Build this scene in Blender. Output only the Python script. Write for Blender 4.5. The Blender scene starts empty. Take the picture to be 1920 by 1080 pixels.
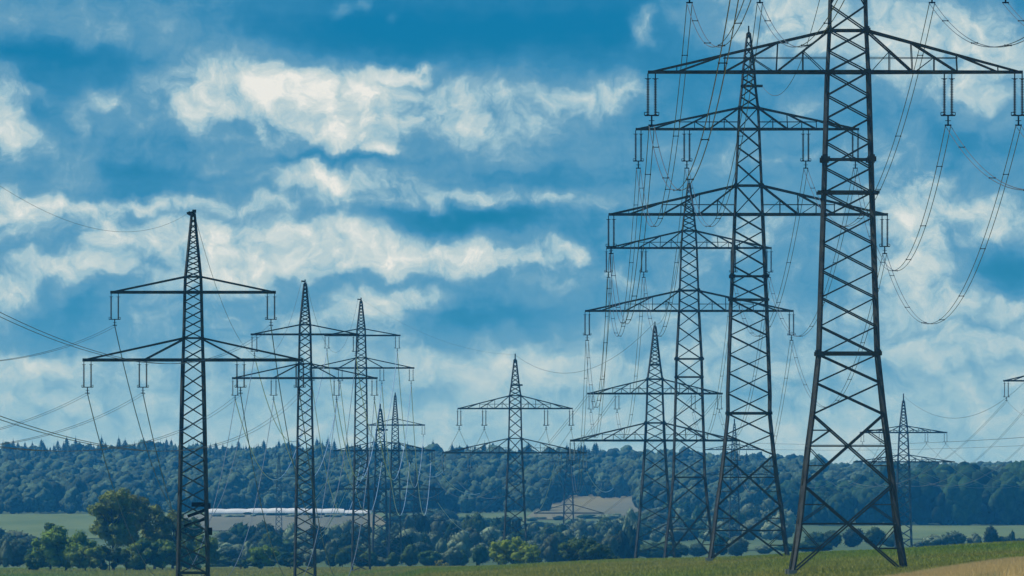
import bpy, math, random
import numpy as np
from mathutils import Vector, Matrix

random.seed(7)
rng = np.random.default_rng(7)
sc = bpy.context.scene
C = sc.collection
R = math.radians
F = 20500.0            # focal length in pixels of a 1920 wide frame (a 384 mm lens)
HY = 900.0             # the row of the horizon

# ------------------------------------------------------------------ camera
cam_d = bpy.data.cameras.new('camera')
cam_d.sensor_width = 36.0
cam_d.lens = 36.0 * F / 1920.0
cam_d.clip_start = 1.0
cam_d.clip_end = 60000.0
cam = bpy.data.objects.new('camera', cam_d)
cam.location = (0, 0, 0)
cam.rotation_euler = (R(90) + math.atan(360.0 / F), 0, 0)
C.objects.link(cam)
sc.camera = cam

sc.view_settings.view_transform = 'Standard'
sc.view_settings.look = 'None'
sc.view_settings.exposure = 0.05
sc.view_settings.gamma = 1.0
sc.view_settings.use_curve_mapping = False
sc.render.engine = 'CYCLES'
sc.cycles.use_denoising = True
sc.cycles.use_adaptive_sampling = False
sc.cycles.max_bounces = 6
sc.cycles.diffuse_bounces = 2
sc.cycles.glossy_bounces = 2
sc.cycles.transmission_bounces = 3
sc.cycles.volume_bounces = 1
sc.cycles.transparent_max_bounces = 6
sc.cycles.sample_clamp_indirect = 2.0
sc.render.filter_size = 1.5

SUN_EL, SUN_AZ = 50.0, -70.0      # azimuth clockwise from the view direction (+Y)
sun_d = bpy.data.lights.new('sun', 'SUN')
sun_d.energy = 4.8
sun_d.angle = R(0.53)
sun_d.color = (1.0, 0.965, 0.90)
sun = bpy.data.objects.new('sun', sun_d)
_d = Vector((math.sin(R(SUN_AZ)) * math.cos(R(SUN_EL)), math.cos(R(SUN_AZ)) * math.cos(R(SUN_EL)), math.sin(R(SUN_EL))))
sun.rotation_euler = _d.to_track_quat('Z', 'Y').to_euler()
C.objects.link(sun)

# ------------------------------------------------------------------ world: sky with clouds
world = bpy.data.worlds.new('World')
sc.world = world
world.use_nodes = True
try:
    world.cycles.sampling_method = 'MANUAL'
    world.cycles.sample_map_resolution = 512
except Exception:
    pass
wt = world.node_tree
wn, wl = wt.nodes, wt.links
wn.clear()


def N(kind, **kw):
    n = wn.new(kind)
    for k, v in kw.items():
        if k == 'ins':
            for i, val in v.items():
                n.inputs[i].default_value = val
        else:
            setattr(n, k, v)
    return n


def M(op, a, b=None, c=None, clamp=False):
    n = wn.new('ShaderNodeMath')
    n.operation = op
    n.use_clamp = clamp
    for i, v in enumerate((a, b, c)):
        if v is None:
            continue
        if isinstance(v, (int, float)):
            n.inputs[i].default_value = v
        else:
            wl.new(v, n.inputs[i])
    return n.outputs[0]


tc = N('ShaderNodeTexCoord')
sep = N('ShaderNodeSeparateXYZ')
wl.new(tc.outputs['Generated'], sep.inputs[0])
az = M('ARCTAN2', sep.outputs[0], sep.outputs[1])
el = M('ARCSINE', M('MAXIMUM', M('MINIMUM', sep.outputs[2], 1.0), -1.0))
# work in "hundreds of pixels" of angle: 100 px = 100/20500 rad
K = F / 100.0
comb = N('ShaderNodeCombineXYZ')
wl.new(M('MULTIPLY', az, K), comb.inputs[0])
wl.new(M('MULTIPLY', el, K), comb.inputs[1])
uv = comb.outputs[0]


def noise(vec, scale, detail, rough, w=0.0, sx=1.0, sy=1.0, distort=0.0):
    mp = N('ShaderNodeMapping')
    mp.inputs['Scale'].default_value = (sx, sy, 1)
    mp.inputs['Location'].default_value = (w, w * 0.7, w * 1.3)
    wl.new(vec, mp.inputs['Vector'])
    n = N('ShaderNodeTexNoise')
    n.noise_dimensions = '3D'
    n.inputs['Scale'].default_value = scale
    n.inputs['Detail'].default_value = detail
    n.inputs['Roughness'].default_value = rough
    n.inputs['Distortion'].default_value = distort
    wl.new(mp.outputs[0], n.inputs['Vector'])
    return n


def VM(op, a, b=None, c=None):
    n = wn.new('ShaderNodeVectorMath')
    n.operation = op
    for i, v in enumerate((a, b, c)):
        if v is None:
            continue
        if isinstance(v, tuple):
            n.inputs[i].default_value = v
        else:
            wl.new(v, n.inputs[i])
    return n


# warp of the large cloud masses
nw = noise(uv, 0.55, 2, 0.5, 3.1)
nw2 = noise(uv, 1.9, 3, 0.5, 9.4)
warp = VM('MULTIPLY_ADD', VM('SUBTRACT', nw.outputs['Color'], (0.5, 0.5, 0.5)).outputs[0], (1.2, 0.7, 0), uv).outputs[0]
warp = VM('MULTIPLY_ADD', VM('SUBTRACT', nw2.outputs['Color'], (0.5, 0.5, 0.5)).outputs[0], (0.7, 0.6, 0), warp).outputs[0]

# cloud masses: centre x, centre y, radius x, radius y (pixels of angle), amount
BLOBS = [
    (850, 70, 420, 50, -.16), (130, 30, 330, 80, .22), (100, 105, 230, 26, -.13), (400, 105, 150, 50, .16),
    (550, 195, 280, 115, .26), (575, 165, 135, 58, .30), (660, 215, 105, 78, .36), (490, 160, 80, 54, .26), (700, 262, 70, 34, .22),
    (372, 190, 50, 62, .34), (640, 268, 85, 28, .24), (742, 286, 34, 14, .38), (340, 150, 110, 26, .16),
    (440, 235, 40, 26, -.16), (6, 200, 55, 80, .40), (35, 262, 60, 50, .20), (75, 180, 36, 18, .22),
    (172, 186, 46, 24, .26), (135, 222, 20, 36, .24), (230, 212, 110, 44, .16), (260, 328, 190, 40, -.14),
    (590, 303, 220, 12, -.14), (650, 340, 165, 26, .52), (400, 305, 100, 22, .12), (125, 330, 70, 46, .14),
    (390, 380, 230, 19, .30), (110, 388, 160, 24, .24), (10, 405, 60, 45, .32), (110, 404, 110, 26, .20),
    (60, 440, 70, 28, .22), (205, 440, 42, 46, .36), (150, 508, 100, 30, .38), (292, 450, 60, 34, .28),
    (425, 440, 130, 46, .34), (620, 432, 100, 42, .30), (560, 482, 240, 50, .26), (780, 482, 160, 40, .34),
    (920, 480, 110, 28, .32), (1052, 475, 70, 30, .40), (430, 505, 110, 40, .22), (330, 535, 100, 30, .12),
    (860, 412, 230, 28, -.24), (1180, 440, 130, 60, -.10), (795, 374, 200, 22, .18), (1010, 374, 220, 20, .16),
    (860, 205, 190, 76, .20), (985, 205, 150, 82, .18), (1120, 182, 110, 46, .18), (1142, 192, 34, 34, .22),
    (1192, 160, 34, 24, .24), (740, 133, 66, 15, .36), (1205, 60, 34, 38, .46), (650, 15, 22, 24, .22),
    (684, 14, 14, 18, .22), (746, 46, 14, 16, .16), (760, 558, 120, 24, .30), (660, 590, 110, 34, .16),
    (15, 560, 60, 44, .22), (115, 602, 180, 56, -.18), (935, 592, 230, 56, -.22), (70, 686, 120, 28, .16),
    (1440, 30, 200, 76, .42), (1770, 70, 230, 120, .46), (1850, 150, 90, 110, .26), (1530, 190, 60, 26, .22),
    (1665, 300, 110, 100, .16), (1740, 440, 110, 140, .32), (1690, 560, 90, 60, .12), (1885, 400, 70, 55, .24), (1880, 500, 150, 56, -.26),
    (1765, 645, 150, 34, .20), (1850, 578, 150, 24, .20), (1400, 420, 110, 60, .10), (1000, 690, 300, 40, .10),
    (1380, 290, 320, 20, .10), (1650, 110, 90, 70, .12), (1530, 100, 110, 60, .08), (1010, 330, 170, 40, -.08),
    (1780, 280, 110, 60, -.10), (1250, 130, 80, 30, -.04), (980, 285, 260, 60, .05),
]
KX = 1.15
acc = None
for (bx, by, rx, ry, amp) in BLOBS:
    u0, v0 = (bx - 960) / 100.0, (HY - by) / 100.0
    m = VM('MULTIPLY_ADD', warp, (100.0 / (rx * KX), 100.0 / (ry * KX), 0), (-u0 * 100.0 / (rx * KX), -v0 * 100.0 / (ry * KX), 0))
    ln = VM('LENGTH', m.outputs[0]).outputs['Value']
    mr = N('ShaderNodeMapRange')
    mr.interpolation_type = 'SMOOTHSTEP'
    mr.inputs['From Min'].default_value = 1.2
    mr.inputs['From Max'].default_value = 0.1
    mr.inputs['To Min'].default_value = 0.0
    mr.inputs['To Max'].default_value = amp * (.95 if amp > 0 else 1.0)
    wl.new(ln, mr.inputs['Value'])
    acc = mr.outputs[0] if acc is None else M('ADD', acc, mr.outputs[0])
# general cover beyond and between the masses, paler towards the horizon
low = N('ShaderNodeMapRange', ins={'From Min': 9.0, 'From Max': 0.5, 'To Min': 0.18, 'To Max': 0.60})
wl.new(M('MULTIPLY', el, K), low.inputs['Value'])
cover = M('ADD', acc, low.outputs[0])
# billowing detail, measured twice for the lit edges
def puff(vec):
    a = noise(vec, 0.62, 10, 0.60, 21.0, 0.75, 1.2)
    v = N('ShaderNodeTexVoronoi')
    v.voronoi_dimensions = '2D'
    v.feature = 'F1'
    v.normalize = True
    v.inputs['Scale'].default_value = 1.15
    v.inputs['Detail'].default_value = 4.0
    v.inputs['Roughness'].default_value = 0.56
    v.inputs['Lacunarity'].default_value = 2.1
    wl.new(vec, v.inputs['Vector'])
    return M('ADD', M('MULTIPLY', a.outputs['Fac'], 0.62), M('MULTIPLY_ADD', v.outputs['Distance'], -0.62, 0.38))
b0 = puff(warp)
b1 = puff(VM('ADD', warp, (0.15, 0.26, 0)).outputs[0])
detail = M('MULTIPLY_ADD', b0, 1.25, -0.65)
fade = N('ShaderNodeMapRange', ins={'From Min': 0.6, 'From Max': 4.2, 'To Min': 0.22, 'To Max': 1.0})
wl.new(M('MULTIPLY', el, K), fade.inputs['Value'])
amp_d = M('MULTIPLY', M('MULTIPLY_ADD', M('MAXIMUM', M('SUBTRACT', cover, 0.20), 0.0), 1.15, 0.16), fade.outputs[0])
s1 = M('MULTIPLY_ADD', detail, amp_d, cover)
lit = M('MULTIPLY', M('MULTIPLY', M('SUBTRACT', b0, b1), fade.outputs[0]), M('MULTIPLY', M('MAXIMUM', M('SUBTRACT', s1, 0.22), 0.0), 1.7))
s = M('ADD', s1, lit)
edge = N('ShaderNodeMapRange', ins={'From Min': 0.47, 'From Max': 0.60, 'To Min': 0.0, 'To Max': 0.05})
edge.interpolation_type = 'SMOOTHSTEP'
wl.new(s, edge.inputs['Value'])
s = M('ADD', s, edge.outputs[0])
# streaky thin veil
vn = noise(uv, 0.5, 5, 0.6, 55.0, 0.35, 2.2)
s = M('ADD', s, M('MULTIPLY_ADD', vn.outputs['Fac'], 0.26, -0.13))
# soft grey modelling inside the white masses, then a soft shoulder so that they never burn flat
gn = noise(warp, 2.3, 6, 0.62, 73.0, 0.8, 1.2)
s = M('ADD', s, M('MULTIPLY', M('MULTIPLY_ADD', gn.outputs['Fac'], 1.0, -0.56), M('MULTIPLY', M('MAXIMUM', M('SUBTRACT', s, 0.42), 0.0), 1.6)))
s = M('MULTIPLY', s, 0.86, clamp=True)

ramp = N('ShaderNodeValToRGB')
cr = ramp.color_ramp
cr.interpolation = 'LINEAR'
def lin(r, g, b):
    return tuple(((c / 255.0) / 12.92 if c / 255.0 <= .04045 else ((c / 255.0 + .055) / 1.055) ** 2.4) for c in (r, g, b)) + (1,)
stops = [(0.0, lin(40, 122, 168)), (0.22, lin(62, 136, 178)), (0.36, lin(98, 152, 184)), (0.50, lin(152, 187, 202)), (0.64, lin(190, 207, 210)), (0.88, lin(232, 232, 227))]
cr.elements[0].position, cr.elements[0].color = stops[0]
cr.elements[1].position, cr.elements[1].color = stops[-1]
for p, c in stops[1:-1]:
    e = cr.elements.new(p)
    e.color = c
wl.new(s, ramp.inputs[0])

sky = N('ShaderNodeTexSky')
sky.sky_type = 'NISHITA'
sky.sun_disc = False
sky.sun_elevation = R(SUN_EL)
sky.sun_rotation = R(SUN_AZ)
sky.altitude = 400
sky.air_density = 1.0
sky.dust_density = 0.3
sky.ozone_density = 3.0
tint = VM('MULTIPLY', sky.outputs[0], (0.012, 0.36, 0.80)).outputs[0]
bg1 = N('ShaderNodeBackground', ins={'Strength': 0.075})
wl.new(tint, bg1.inputs['Color'])
bg2 = N('ShaderNodeBackground', ins={'Strength': 1.0})
wl.new(ramp.outputs[0], bg2.inputs['Color'])
mix = N('ShaderNodeMixShader')
cf = N('ShaderNodeMapRange', ins={'From Min': 0.03, 'From Max': 0.30, 'To Min': 0.0, 'To Max': 1.0})
cf.interpolation_type = 'SMOOTHSTEP'
wl.new(s, cf.inputs['Value'])
wl.new(cf.outputs[0], mix.inputs[0])
wl.new(bg1.outputs[0], mix.inputs[1])
wl.new(bg2.outputs[0], mix.inputs[2])
wo = N('ShaderNodeOutputWorld')
wl.new(mix.outputs[0], wo.inputs['Surface'])

# ------------------------------------------------------------------ helpers
def at(px, py, D):
    return Vector(((px - 960.0) * D / F, D, (HY - py) * D / F))


def tag(o, label=None, cat=None, group=None, kind=None):
    if label: o['label'] = label
    if cat: o['category'] = cat
    if group: o['group'] = group
    if kind: o['kind'] = kind
    return o


def link(name, me, parent=None, mat=None):
    o = bpy.data.objects.new(name, me)
    C.objects.link(o)
    if mat is not None and me is not None and not me.materials:
        me.materials.append(mat)
    if parent is not None:
        o.parent = parent
    return o


def empty(name, loc):
    o = bpy.data.objects.new(name, None)
    o.location = loc
    o.empty_display_size = 1
    C.objects.link(o)
    return o


def mesh_np(name, V, Fc, mat=None, smooth=False):
    me = bpy.data.meshes.new(name)
    V = np.asarray(V, dtype=np.float32)
    Fc = np.asarray(Fc, dtype=np.int32)
    nf, k = Fc.shape
    me.vertices.add(len(V))
    me.vertices.foreach_set('co', V.ravel())
    me.loops.add(nf * k)
    me.loops.foreach_set('vertex_index', Fc.ravel())
    me.polygons.add(nf)
    me.polygons.foreach_set('loop_start', np.arange(nf, dtype=np.int32) * k)
    me.polygons.foreach_set('loop_total', np.full(nf, k, dtype=np.int32))
    if smooth:
        me.polygons.foreach_set('use_smooth', np.ones(nf, dtype=bool))
    me.update(calc_edges=True)
    if mat: me.materials.append(mat)
    return me


BOXF = [(0, 1, 3, 2), (4, 6, 7, 5), (0, 4, 5, 1), (2, 3, 7, 6), (0, 2, 6, 4), (1, 5, 7, 3)]


class MB:
    """collects bars, boxes and tubes into one mesh"""
    def __init__(s):
        s.v, s.f = [], []

    def bar(s, a, b, w, d=None, roll=0.0):
        d = d or w
        a, b = Vector(a), Vector(b)
        ax = b - a
        if ax.length < 1e-6: return
        ax.normalize()
        up = Vector((0, 1, 0)) if abs(ax.y) < .9 else Vector((0, 0, 1))
        sd = ax.cross(up).normalized() * w / 2
        dp = ax.cross(sd).normalized() * d / 2
        if roll:
            c_, s_ = math.cos(roll), math.sin(roll)
            sd, dp = sd * c_ + dp * s_, dp * c_ - sd * s_
        n = len(s.v)
        for p in (a, b):
            for i in (-1, 1):
                for j in (-1, 1):
                    s.v.append(p + sd * i + dp * j)
        s.f += [tuple(n + q for q in f) for f in BOXF]

    def box(s, c, size):
        n = len(s.v)
        for i in (-1, 1):
            for j in (-1, 1):
                for k in (-1, 1):
                    s.v.append(Vector(c) + Vector((i * size[0] / 2, j * size[1] / 2, k * size[2] / 2)))
        s.f += [tuple(n + q for q in f) for f in BOXF]

    def tube(s, pts, r, seg=5):
        n0 = len(s.v)
        for i, p in enumerate(pts):
            p = Vector(p)
            t = (Vector(pts[min(i + 1, len(pts) - 1)]) - Vector(pts[max(i - 1, 0)])).normalized()
            up = Vector((0, 0, 1)) if abs(t.z) < .9 else Vector((1, 0, 0))
            a = t.cross(up).normalized()
            b = a.cross(t).normalized()
            rr = r[i] if isinstance(r, (list, tuple)) else r
            for k in range(seg):
                an = 2 * math.pi * k / seg
                s.v.append(p + a * math.cos(an) * rr + b * math.sin(an) * rr)
        for i in range(len(pts) - 1):
            for k in range(seg):
                k2 = (k + 1) % seg
                s.f.append((n0 + i * seg + k, n0 + i * seg + k2, n0 + (i + 1) * seg + k2, n0 + (i + 1) * seg + k))

    def build(s, name, mat, parent=None, kind=None):
        me = bpy.data.meshes.new(name)
        me.from_pydata([tuple(v) for v in s.v], [], s.f)
        me.update()
        me.materials.append(mat)
        o = bpy.data.objects.new(name, me)
        C.objects.link(o)
        if parent is not None: o.parent = parent
        if kind: o['kind'] = kind
        return o


# ------------------------------------------------------------------ materials
def mat(name, color, rough=.8, metal=0.0, var=0.0, scale=1.0, color2=None, bump=0.0, spec=.3, transl=0.0,
        stretch=(1, 1, 1), objrand=0.0, obj_space=True, detail=5, color3=None, scale3=.1):
    m = bpy.data.materials.new(name)
    m.use_nodes = True
    nt = m.node_tree
    n, l = nt.nodes, nt.links
    b = n['Principled BSDF']
    b.inputs['Roughness'].default_value = rough
    b.inputs['Metallic'].default_value = metal
    b.inputs['Specular IOR Level'].default_value = spec
    tcn = n.new('ShaderNodeTexCoord')
    mp = n.new('ShaderNodeMapping')
    mp.inputs['Scale'].default_value = stretch
    l.new(tcn.outputs['Object'], mp.inputs[0])
    ns = n.new('ShaderNodeTexNoise')
    ns.inputs['Scale'].default_value = scale
    ns.inputs['Detail'].default_value = detail
    ns.inputs['Roughness'].default_value = .6
    l.new(mp.outputs[0], ns.inputs['Vector'])
    rp = n.new('ShaderNodeValToRGB')
    rp.color_ramp.elements[0].position = .32
    rp.color_ramp.elements[1].position = .68
    c2 = color2 or tuple(min(1, c * (1 + var)) for c in color)
    rp.color_ramp.elements[0].color = tuple(color) + (1,)
    rp.color_ramp.elements[1].color = tuple(c2) + (1,)
    l.new(ns.outputs['Fac'], rp.inputs[0])
    col = rp.outputs[0]
    if color3:
        n3 = n.new('ShaderNodeTexNoise')
        n3.inputs['Scale'].default_value = scale3
        n3.inputs['Detail'].default_value = 4
        l.new(mp.outputs[0], n3.inputs['Vector'])
        r3 = n.new('ShaderNodeValToRGB')
        r3.color_ramp.elements[0].position = .45
        r3.color_ramp.elements[1].position = .62
        l.new(n3.outputs['Fac'], r3.inputs[0])
        mx = n.new('ShaderNodeMix')
        mx.data_type = 'RGBA'
        l.new(r3.outputs[0], mx.inputs['Factor'])
        l.new(col, mx.inputs['A'])
        mx.inputs['B'].default_value = tuple(color3) + (1,)
        col = mx.outputs['Result']
    if objrand:
        oi = n.new('ShaderNodeObjectInfo')
        hs = n.new('ShaderNodeHueSaturation')
        m1 = n.new('ShaderNodeMapRange')
        m1.inputs['To Min'].default_value = 1 - objrand
        m1.inputs['To Max'].default_value = 1 + objrand * 1.2
        l.new(oi.outputs['Random'], m1.inputs['Value'])
        l.new(m1.outputs[0], hs.inputs['Value'])
        m2 = n.new('ShaderNodeMapRange')
        m2.inputs['To Min'].default_value = .495
        m2.inputs['To Max'].default_value = .525
        mm = n.new('ShaderNodeMath')
        mm.operation = 'FRACT'
        mu = n.new('ShaderNodeMath')
        mu.operation = 'MULTIPLY'
        mu.inputs[1].default_value = 7.31
        l.new(oi.outputs['Random'], mu.inputs[0])
        l.new(mu.outputs[0], mm.inputs[0])
        l.new(mm.outputs[0], m2.inputs['Value'])
        l.new(m2.outputs[0], hs.inputs['Hue'])
        l.new(col, hs.inputs['Color'])
        col = hs.outputs[0]
    l.new(col, b.inputs['Base Color'])
    if bump:
        bp = n.new('ShaderNodeBump')
        bp.inputs['Strength'].default_value = 1
        bp.inputs['Distance'].default_value = bump
        l.new(ns.outputs['Fac'], bp.inputs['Height'])
        l.new(bp.outputs[0], b.inputs['Normal'])
    if transl:
        tr = n.new('ShaderNodeBsdfTranslucent')
        l.new(col, tr.inputs['Color'])
        ms = n.new('ShaderNodeMixShader')
        ms.inputs[0].default_value = transl
        l.new(b.outputs[0], ms.inputs[1])
        l.new(tr.outputs[0], ms.inputs[2])
        l.new(ms.outputs[0], n['Material Output'].inputs['Surface'])
    return m


STEEL = mat('painted steel', (.014, .019, .018), .5, .0, color2=(.075, .082, .070), scale=1.1, spec=.35)  # the lighter mottling puts sun glints into the colour
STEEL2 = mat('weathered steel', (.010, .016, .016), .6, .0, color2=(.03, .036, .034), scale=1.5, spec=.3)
GALV = mat('galvanised fittings', (.10, .11, .11), .45, .6, var=.5, scale=4, spec=.5)
GLAZE = mat('brown insulator glaze', (.045, .028, .024), .35, 0, var=.5, scale=3, spec=.5)
GLASS_INS = mat('pale insulator caps', (.35, .38, .40), .3, 0, var=.3, scale=3, spec=.6)
WIRE = mat('dull aluminium strand', (.06, .07, .075), .5, .3, var=.3, scale=.2, spec=.4)
WIRE_M = mat('part lit aluminium strand', (.12, .16, .20), .8, .0, var=.3, scale=.2, spec=.08)  # mid pale tone, part of the sunlit look is in the colour
WIRE_L = mat('sunlit aluminium strand', (.55, .62, .68), .36, 1.0, var=.3, scale=.2, spec=.5)  # lit copy of the strand, its sun shine put into a paler base
CONC = mat('concrete footing', (.24, .235, .21), .9, 0, var=.3, scale=3, spec=.2)
GRASS = mat('meadow grass', (.11, .125, .030), .9, 0, color2=(.165, .175, .045), scale=.09, stretch=(1, .25, 1), bump=.06, spec=.1, color3=(.085, .135, .022), scale3=.016, detail=9)
BLADE = mat('grass blades', (.24, .245, .05), .9, 0, color2=(.34, .33, .085), scale=.11, stretch=(1, .3, 1), spec=.1, transl=.35, color3=(.18, .27, .04), scale3=.016)
VALLEY = mat('valley grass', (.062, .10, .045), .95, 0, color2=(.105, .145, .065), scale=.015, stretch=(1, .3, 1), spec=.05, color3=(.05, .085, .03), scale3=.004)
LIGHTG = mat('pale mown grass', (.085, .125, .045), .95, 0, color2=(.13, .17, .07), scale=.03, stretch=(1, .15, 1), spec=.05)
BROWN = mat('fallow soil', (.095, .105, .075), .95, 0, color2=(.145, .150, .11), scale=.03, stretch=(1, .12, 1), spec=.05, color3=(.16, .15, .085), scale3=.012)
WHEATG = mat('wheat stubble ground', (.42, .29, .10), .95, 0, color2=(.55, .39, .16), scale=1.4, spec=.05)
WHEATB = mat('wheat stalks', (.58, .44, .18), .9, 0, color2=(.78, .62, .30), scale=.35, spec=.1, transl=.25)
BARK = mat('tree bark', (.045, .036, .027), .95, 0, var=.7, scale=2, spec=.1)
FOL_DEC = mat('broadleaf foliage', (.020, .045, .006), .8, 0, color2=(.060, .11, .015), scale=.35, spec=.2, transl=.22, objrand=.25)
FOL_MID = mat('mid green foliage', (.045, .085, .010), .8, 0, color2=(.22, .30, .035), scale=.45, spec=.2, transl=.36, objrand=.12)
FOL_BRIGHT = mat('fresh green foliage', (.10, .165, .014), .8, 0, color2=(.32, .38, .035), scale=.5, spec=.2, transl=.42, objrand=.18)
FOL_OLIVE = mat('olive foliage', (.080, .110, .015), .8, 0, color2=(.23, .26, .040), scale=.35, spec=.2, transl=.25, objrand=.2)
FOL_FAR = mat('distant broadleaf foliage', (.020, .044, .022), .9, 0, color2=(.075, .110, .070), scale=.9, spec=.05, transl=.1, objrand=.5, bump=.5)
FOL_WOOD = mat('dark broadleaf foliage', (.008, .024, .008), .9, 0, color2=(.030, .058, .020), scale=.9, spec=.05, transl=.1, objrand=.5, bump=.5)
FOL_VAL = mat('valley foliage', (.070, .100, .060), .9, 0, color2=(.18, .225, .135), scale=.3, spec=.05, transl=.1, objrand=.45)  # willow grey green, lightened and greyed so the colour carries some haze
FOL_CON = mat('spruce foliage', (.014, .030, .012), .85, 0, color2=(.034, .055, .020), scale=.3, spec=.15, transl=.05, objrand=.3)
FOL_YEL = mat('yellow blossom foliage', (.22, .21, .03), .8, 0, color2=(.34, .31, .05), scale=.5, spec=.2, transl=.25)
PLAST = mat('white tunnel film', (.80, .82, .83), .5, 0, color2=(.82, .84, .84), scale=.25, spec=.4, transl=.25)
BOXM = mat('dark equipment paint', (.012, .014, .016), .6, 0, var=.5, scale=3, spec=.3)

# ------------------------------------------------------------------ terrain
TD = [-400, 0, 400, 600, 700, 880, 1050, 1250, 1550, 2050, 2400, 2800, 3400, 4200, 4700, 5000, 5600, 6300, 7000, 7800, 9300]
TC = [-1500, 0, 600, 800, 1200, 1600, 1920, 3500]
TZ = {
    -1500: [-2.5, -2.2, -7, -9, -10, -12, -15, -17, -18, -18.5, -20, -22, -22.5, -21.8, -19.5, -17, -9, 0, 8, 9, -8],
    0:     [-2.2, -2.0, -6.5, -9, -10, -13, -16, -19, -18.6, -18.3, -19.7, -22, -22.5, -21.8, -19.0, -16.0, -9.5, -2, 6.0, 7, -8],
    600:   [-2.2, -2.0, -6.5, -9, -10, -12.6, -15, -17.8, -17.4, -17.4, -19.5, -22, -22.5, -21.5, -19.6, -15.2, -9, -1.5, 6.4, 7, -8],
    800:   [-2.2, -2.0, -6, -8.3, -9.2, -10.4, -10.6, -11.0, -12.8, -16.4, -19.2, -22, -22.5, -21.5, -18.5, -15.6, -9, -1.5, 6.4, 7, -8],
    1200:  [-2.2, -2.0, -5.5, -7.2, -8.0, -9.0, -8.9, -9.6, -11.35, -16.8, -19, -22, -22.5, -21.6, -16.6, -13.6, -8.2, -1.5, 6.0, 7, -8],
    1600:  [-2.2, -2.0, -5.0, -6.3, -6.9, -7.45, -7.6, -8.35, -11.2, -15.5, -17.5, -19, -20.5, -21.5, -19.0, -14, -6.5, -4, 0.5, 2, -10],
    1920:  [-2.2, -2.0, -4.3, -5.35, -5.85, -6.55, -6.95, -7.25, -10.2, -15.0, -17.2, -18.6, -20.2, -21.5, -18.8, -13, -5.5, -4, -0.5, 1, -10],
    3500:  [-2.2, -2.0, -4.0, -5.0, -5.5, -6.0, -6.3, -6.6, -9.5, -14, -16.5, -18.2, -20, -21.5, -18, -12, -4, -3, 0, 1, -10],
}
TZM = np.array([TZ[c] for c in TC], dtype=float)


def sine2(x, y, seed):
    r = np.random.default_rng(seed)
    out = np.zeros_like(x, dtype=float)
    for _ in range(7):
        a = r.uniform(0, 2 * np.pi); k = r.uniform(.5, 2.2); ph = r.uniform(0, 6.28)
        out += np.sin((x * np.cos(a) + y * np.sin(a)) * k + ph)
    return out / 7.0


def H(x, D):
    """height of the ground, metres relative to the camera"""
    x = np.atleast_1d(np.asarray(x, dtype=float)); D = np.atleast_1d(np.asarray(D, dtype=float))
    Dc = np.maximum(D, 350.0)
    px = 960 + x * F / Dc
    cols = np.stack([smooth_interp(D, TD, TZM[i]) for i in range(len(TC))])
    t = np.clip(np.interp(px, TC, np.arange(len(TC))), 0, len(TC) - 1.0001)
    i = t.astype(int); fr = t - i
    fr = fr * fr * (3 - 2 * fr) * .5 + fr * .5
    idx = np.arange(len(x))
    z = cols[i, idx] * (1 - fr) + cols[np.minimum(i + 1, len(TC) - 1), idx] * fr
    far = np.clip((D - 5200) / 900, 0, 1)
    z = z + far * (sine2(x / 75.0, D / 260.0, 3) * 4.5 + sine2(x / 26.0, D / 120.0, 4) * 2.0)
    z = z + np.clip((D - 700) / 600, 0, 1) * (1 - np.clip((D - 2600) / 500, 0, 1)) * sine2(x / 9.0, D / 90.0, 5) * .10
    return z


def smooth_interp(x, xs, ys):
    # monotone-ish cubic (Catmull-Rom) interpolation
    xs = np.asarray(xs, float); ys = np.asarray(ys, float)
    m = np.gradient(ys, xs)
    x = np.clip(x, xs[0], xs[-1])
    i = np.clip(np.searchsorted(xs, x) - 1, 0, len(xs) - 2)
    h = xs[i + 1] - xs[i]; t = (x - xs[i]) / h
    h00 = 2 * t ** 3 - 3 * t ** 2 + 1; h10 = t ** 3 - 2 * t ** 2 + t
    h01 = -2 * t ** 3 + 3 * t ** 2; h11 = t ** 3 - t ** 2
    c = h00 * ys[i] + h10 * h * m[i] + h01 * ys[i + 1] + h11 * h * m[i + 1]
    l = ys[i] * (1 - t) + ys[i + 1] * t
    return c * .6 + l * .4


def h1(x, D):
    return float(H([x], [D])[0])


def grid_mesh(name, X, Y, Z, mats, face_mat=None):
    nu, nv = X.shape
    V = np.stack([X, Y, Z], -1).reshape(-1, 3)
    a = np.arange(nu * nv).reshape(nu, nv)
    Fc = np.stack([a[:-1, :-1], a[1:, :-1], a[1:, 1:], a[:-1, 1:]], -1).reshape(-1, 4)
    me = mesh_np(name, V, Fc, smooth=True)
    for m in mats: me.materials.append(m)
    if face_mat is not None:
        me.polygons.foreach_set('material_index', face_mat.astype(np.int32).ravel())
    return me


sgn = np.linspace(-1, 1, 241)
sv = np.sign(sgn) * np.abs(sgn) ** 1.7
Ds = np.concatenate([np.linspace(-400, 560, 25), np.linspace(580, 2700, 200), np.linspace(2740, 9300, 190)])
Sg, Dg = np.meshgrid(sv, Ds, indexing='ij')
Xg = Sg * (130 + .30 * np.maximum(Dg, 0))
Zg = H(Xg.ravel(), Dg.ravel()).reshape(Xg.shape)
fm = (Dg[:-1, :-1] > 2550).astype(int)
g = link('ground', grid_mesh('ground', Xg, Dg, Zg, [GRASS, VALLEY], fm))
tag(g, 'green rolling meadow below the pylons reaching to the wooded hills', 'ground', kind='structure')


def patch(name, xf, d0, d1, m, label, nu=60, nv=50, lift=.25):
    """a field lying on the ground: xf(D) gives left and right edge in metres"""
    Dp = np.linspace(d0, d1, nv)
    X = np.zeros((nu, nv)); Y = np.zeros((nu, nv))
    for j, D in enumerate(Dp):
        a, b = xf(D)
        X[:, j] = np.linspace(a, b, nu)
        Y[:, j] = D
    Z = H(X.ravel(), Y.ravel()).reshape(X.shape) + lift
    o = link(name, grid_mesh(name, X, Y, Z, [m]))
    return tag(o, label, name.replace('_', ' '), kind='structure')


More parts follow.
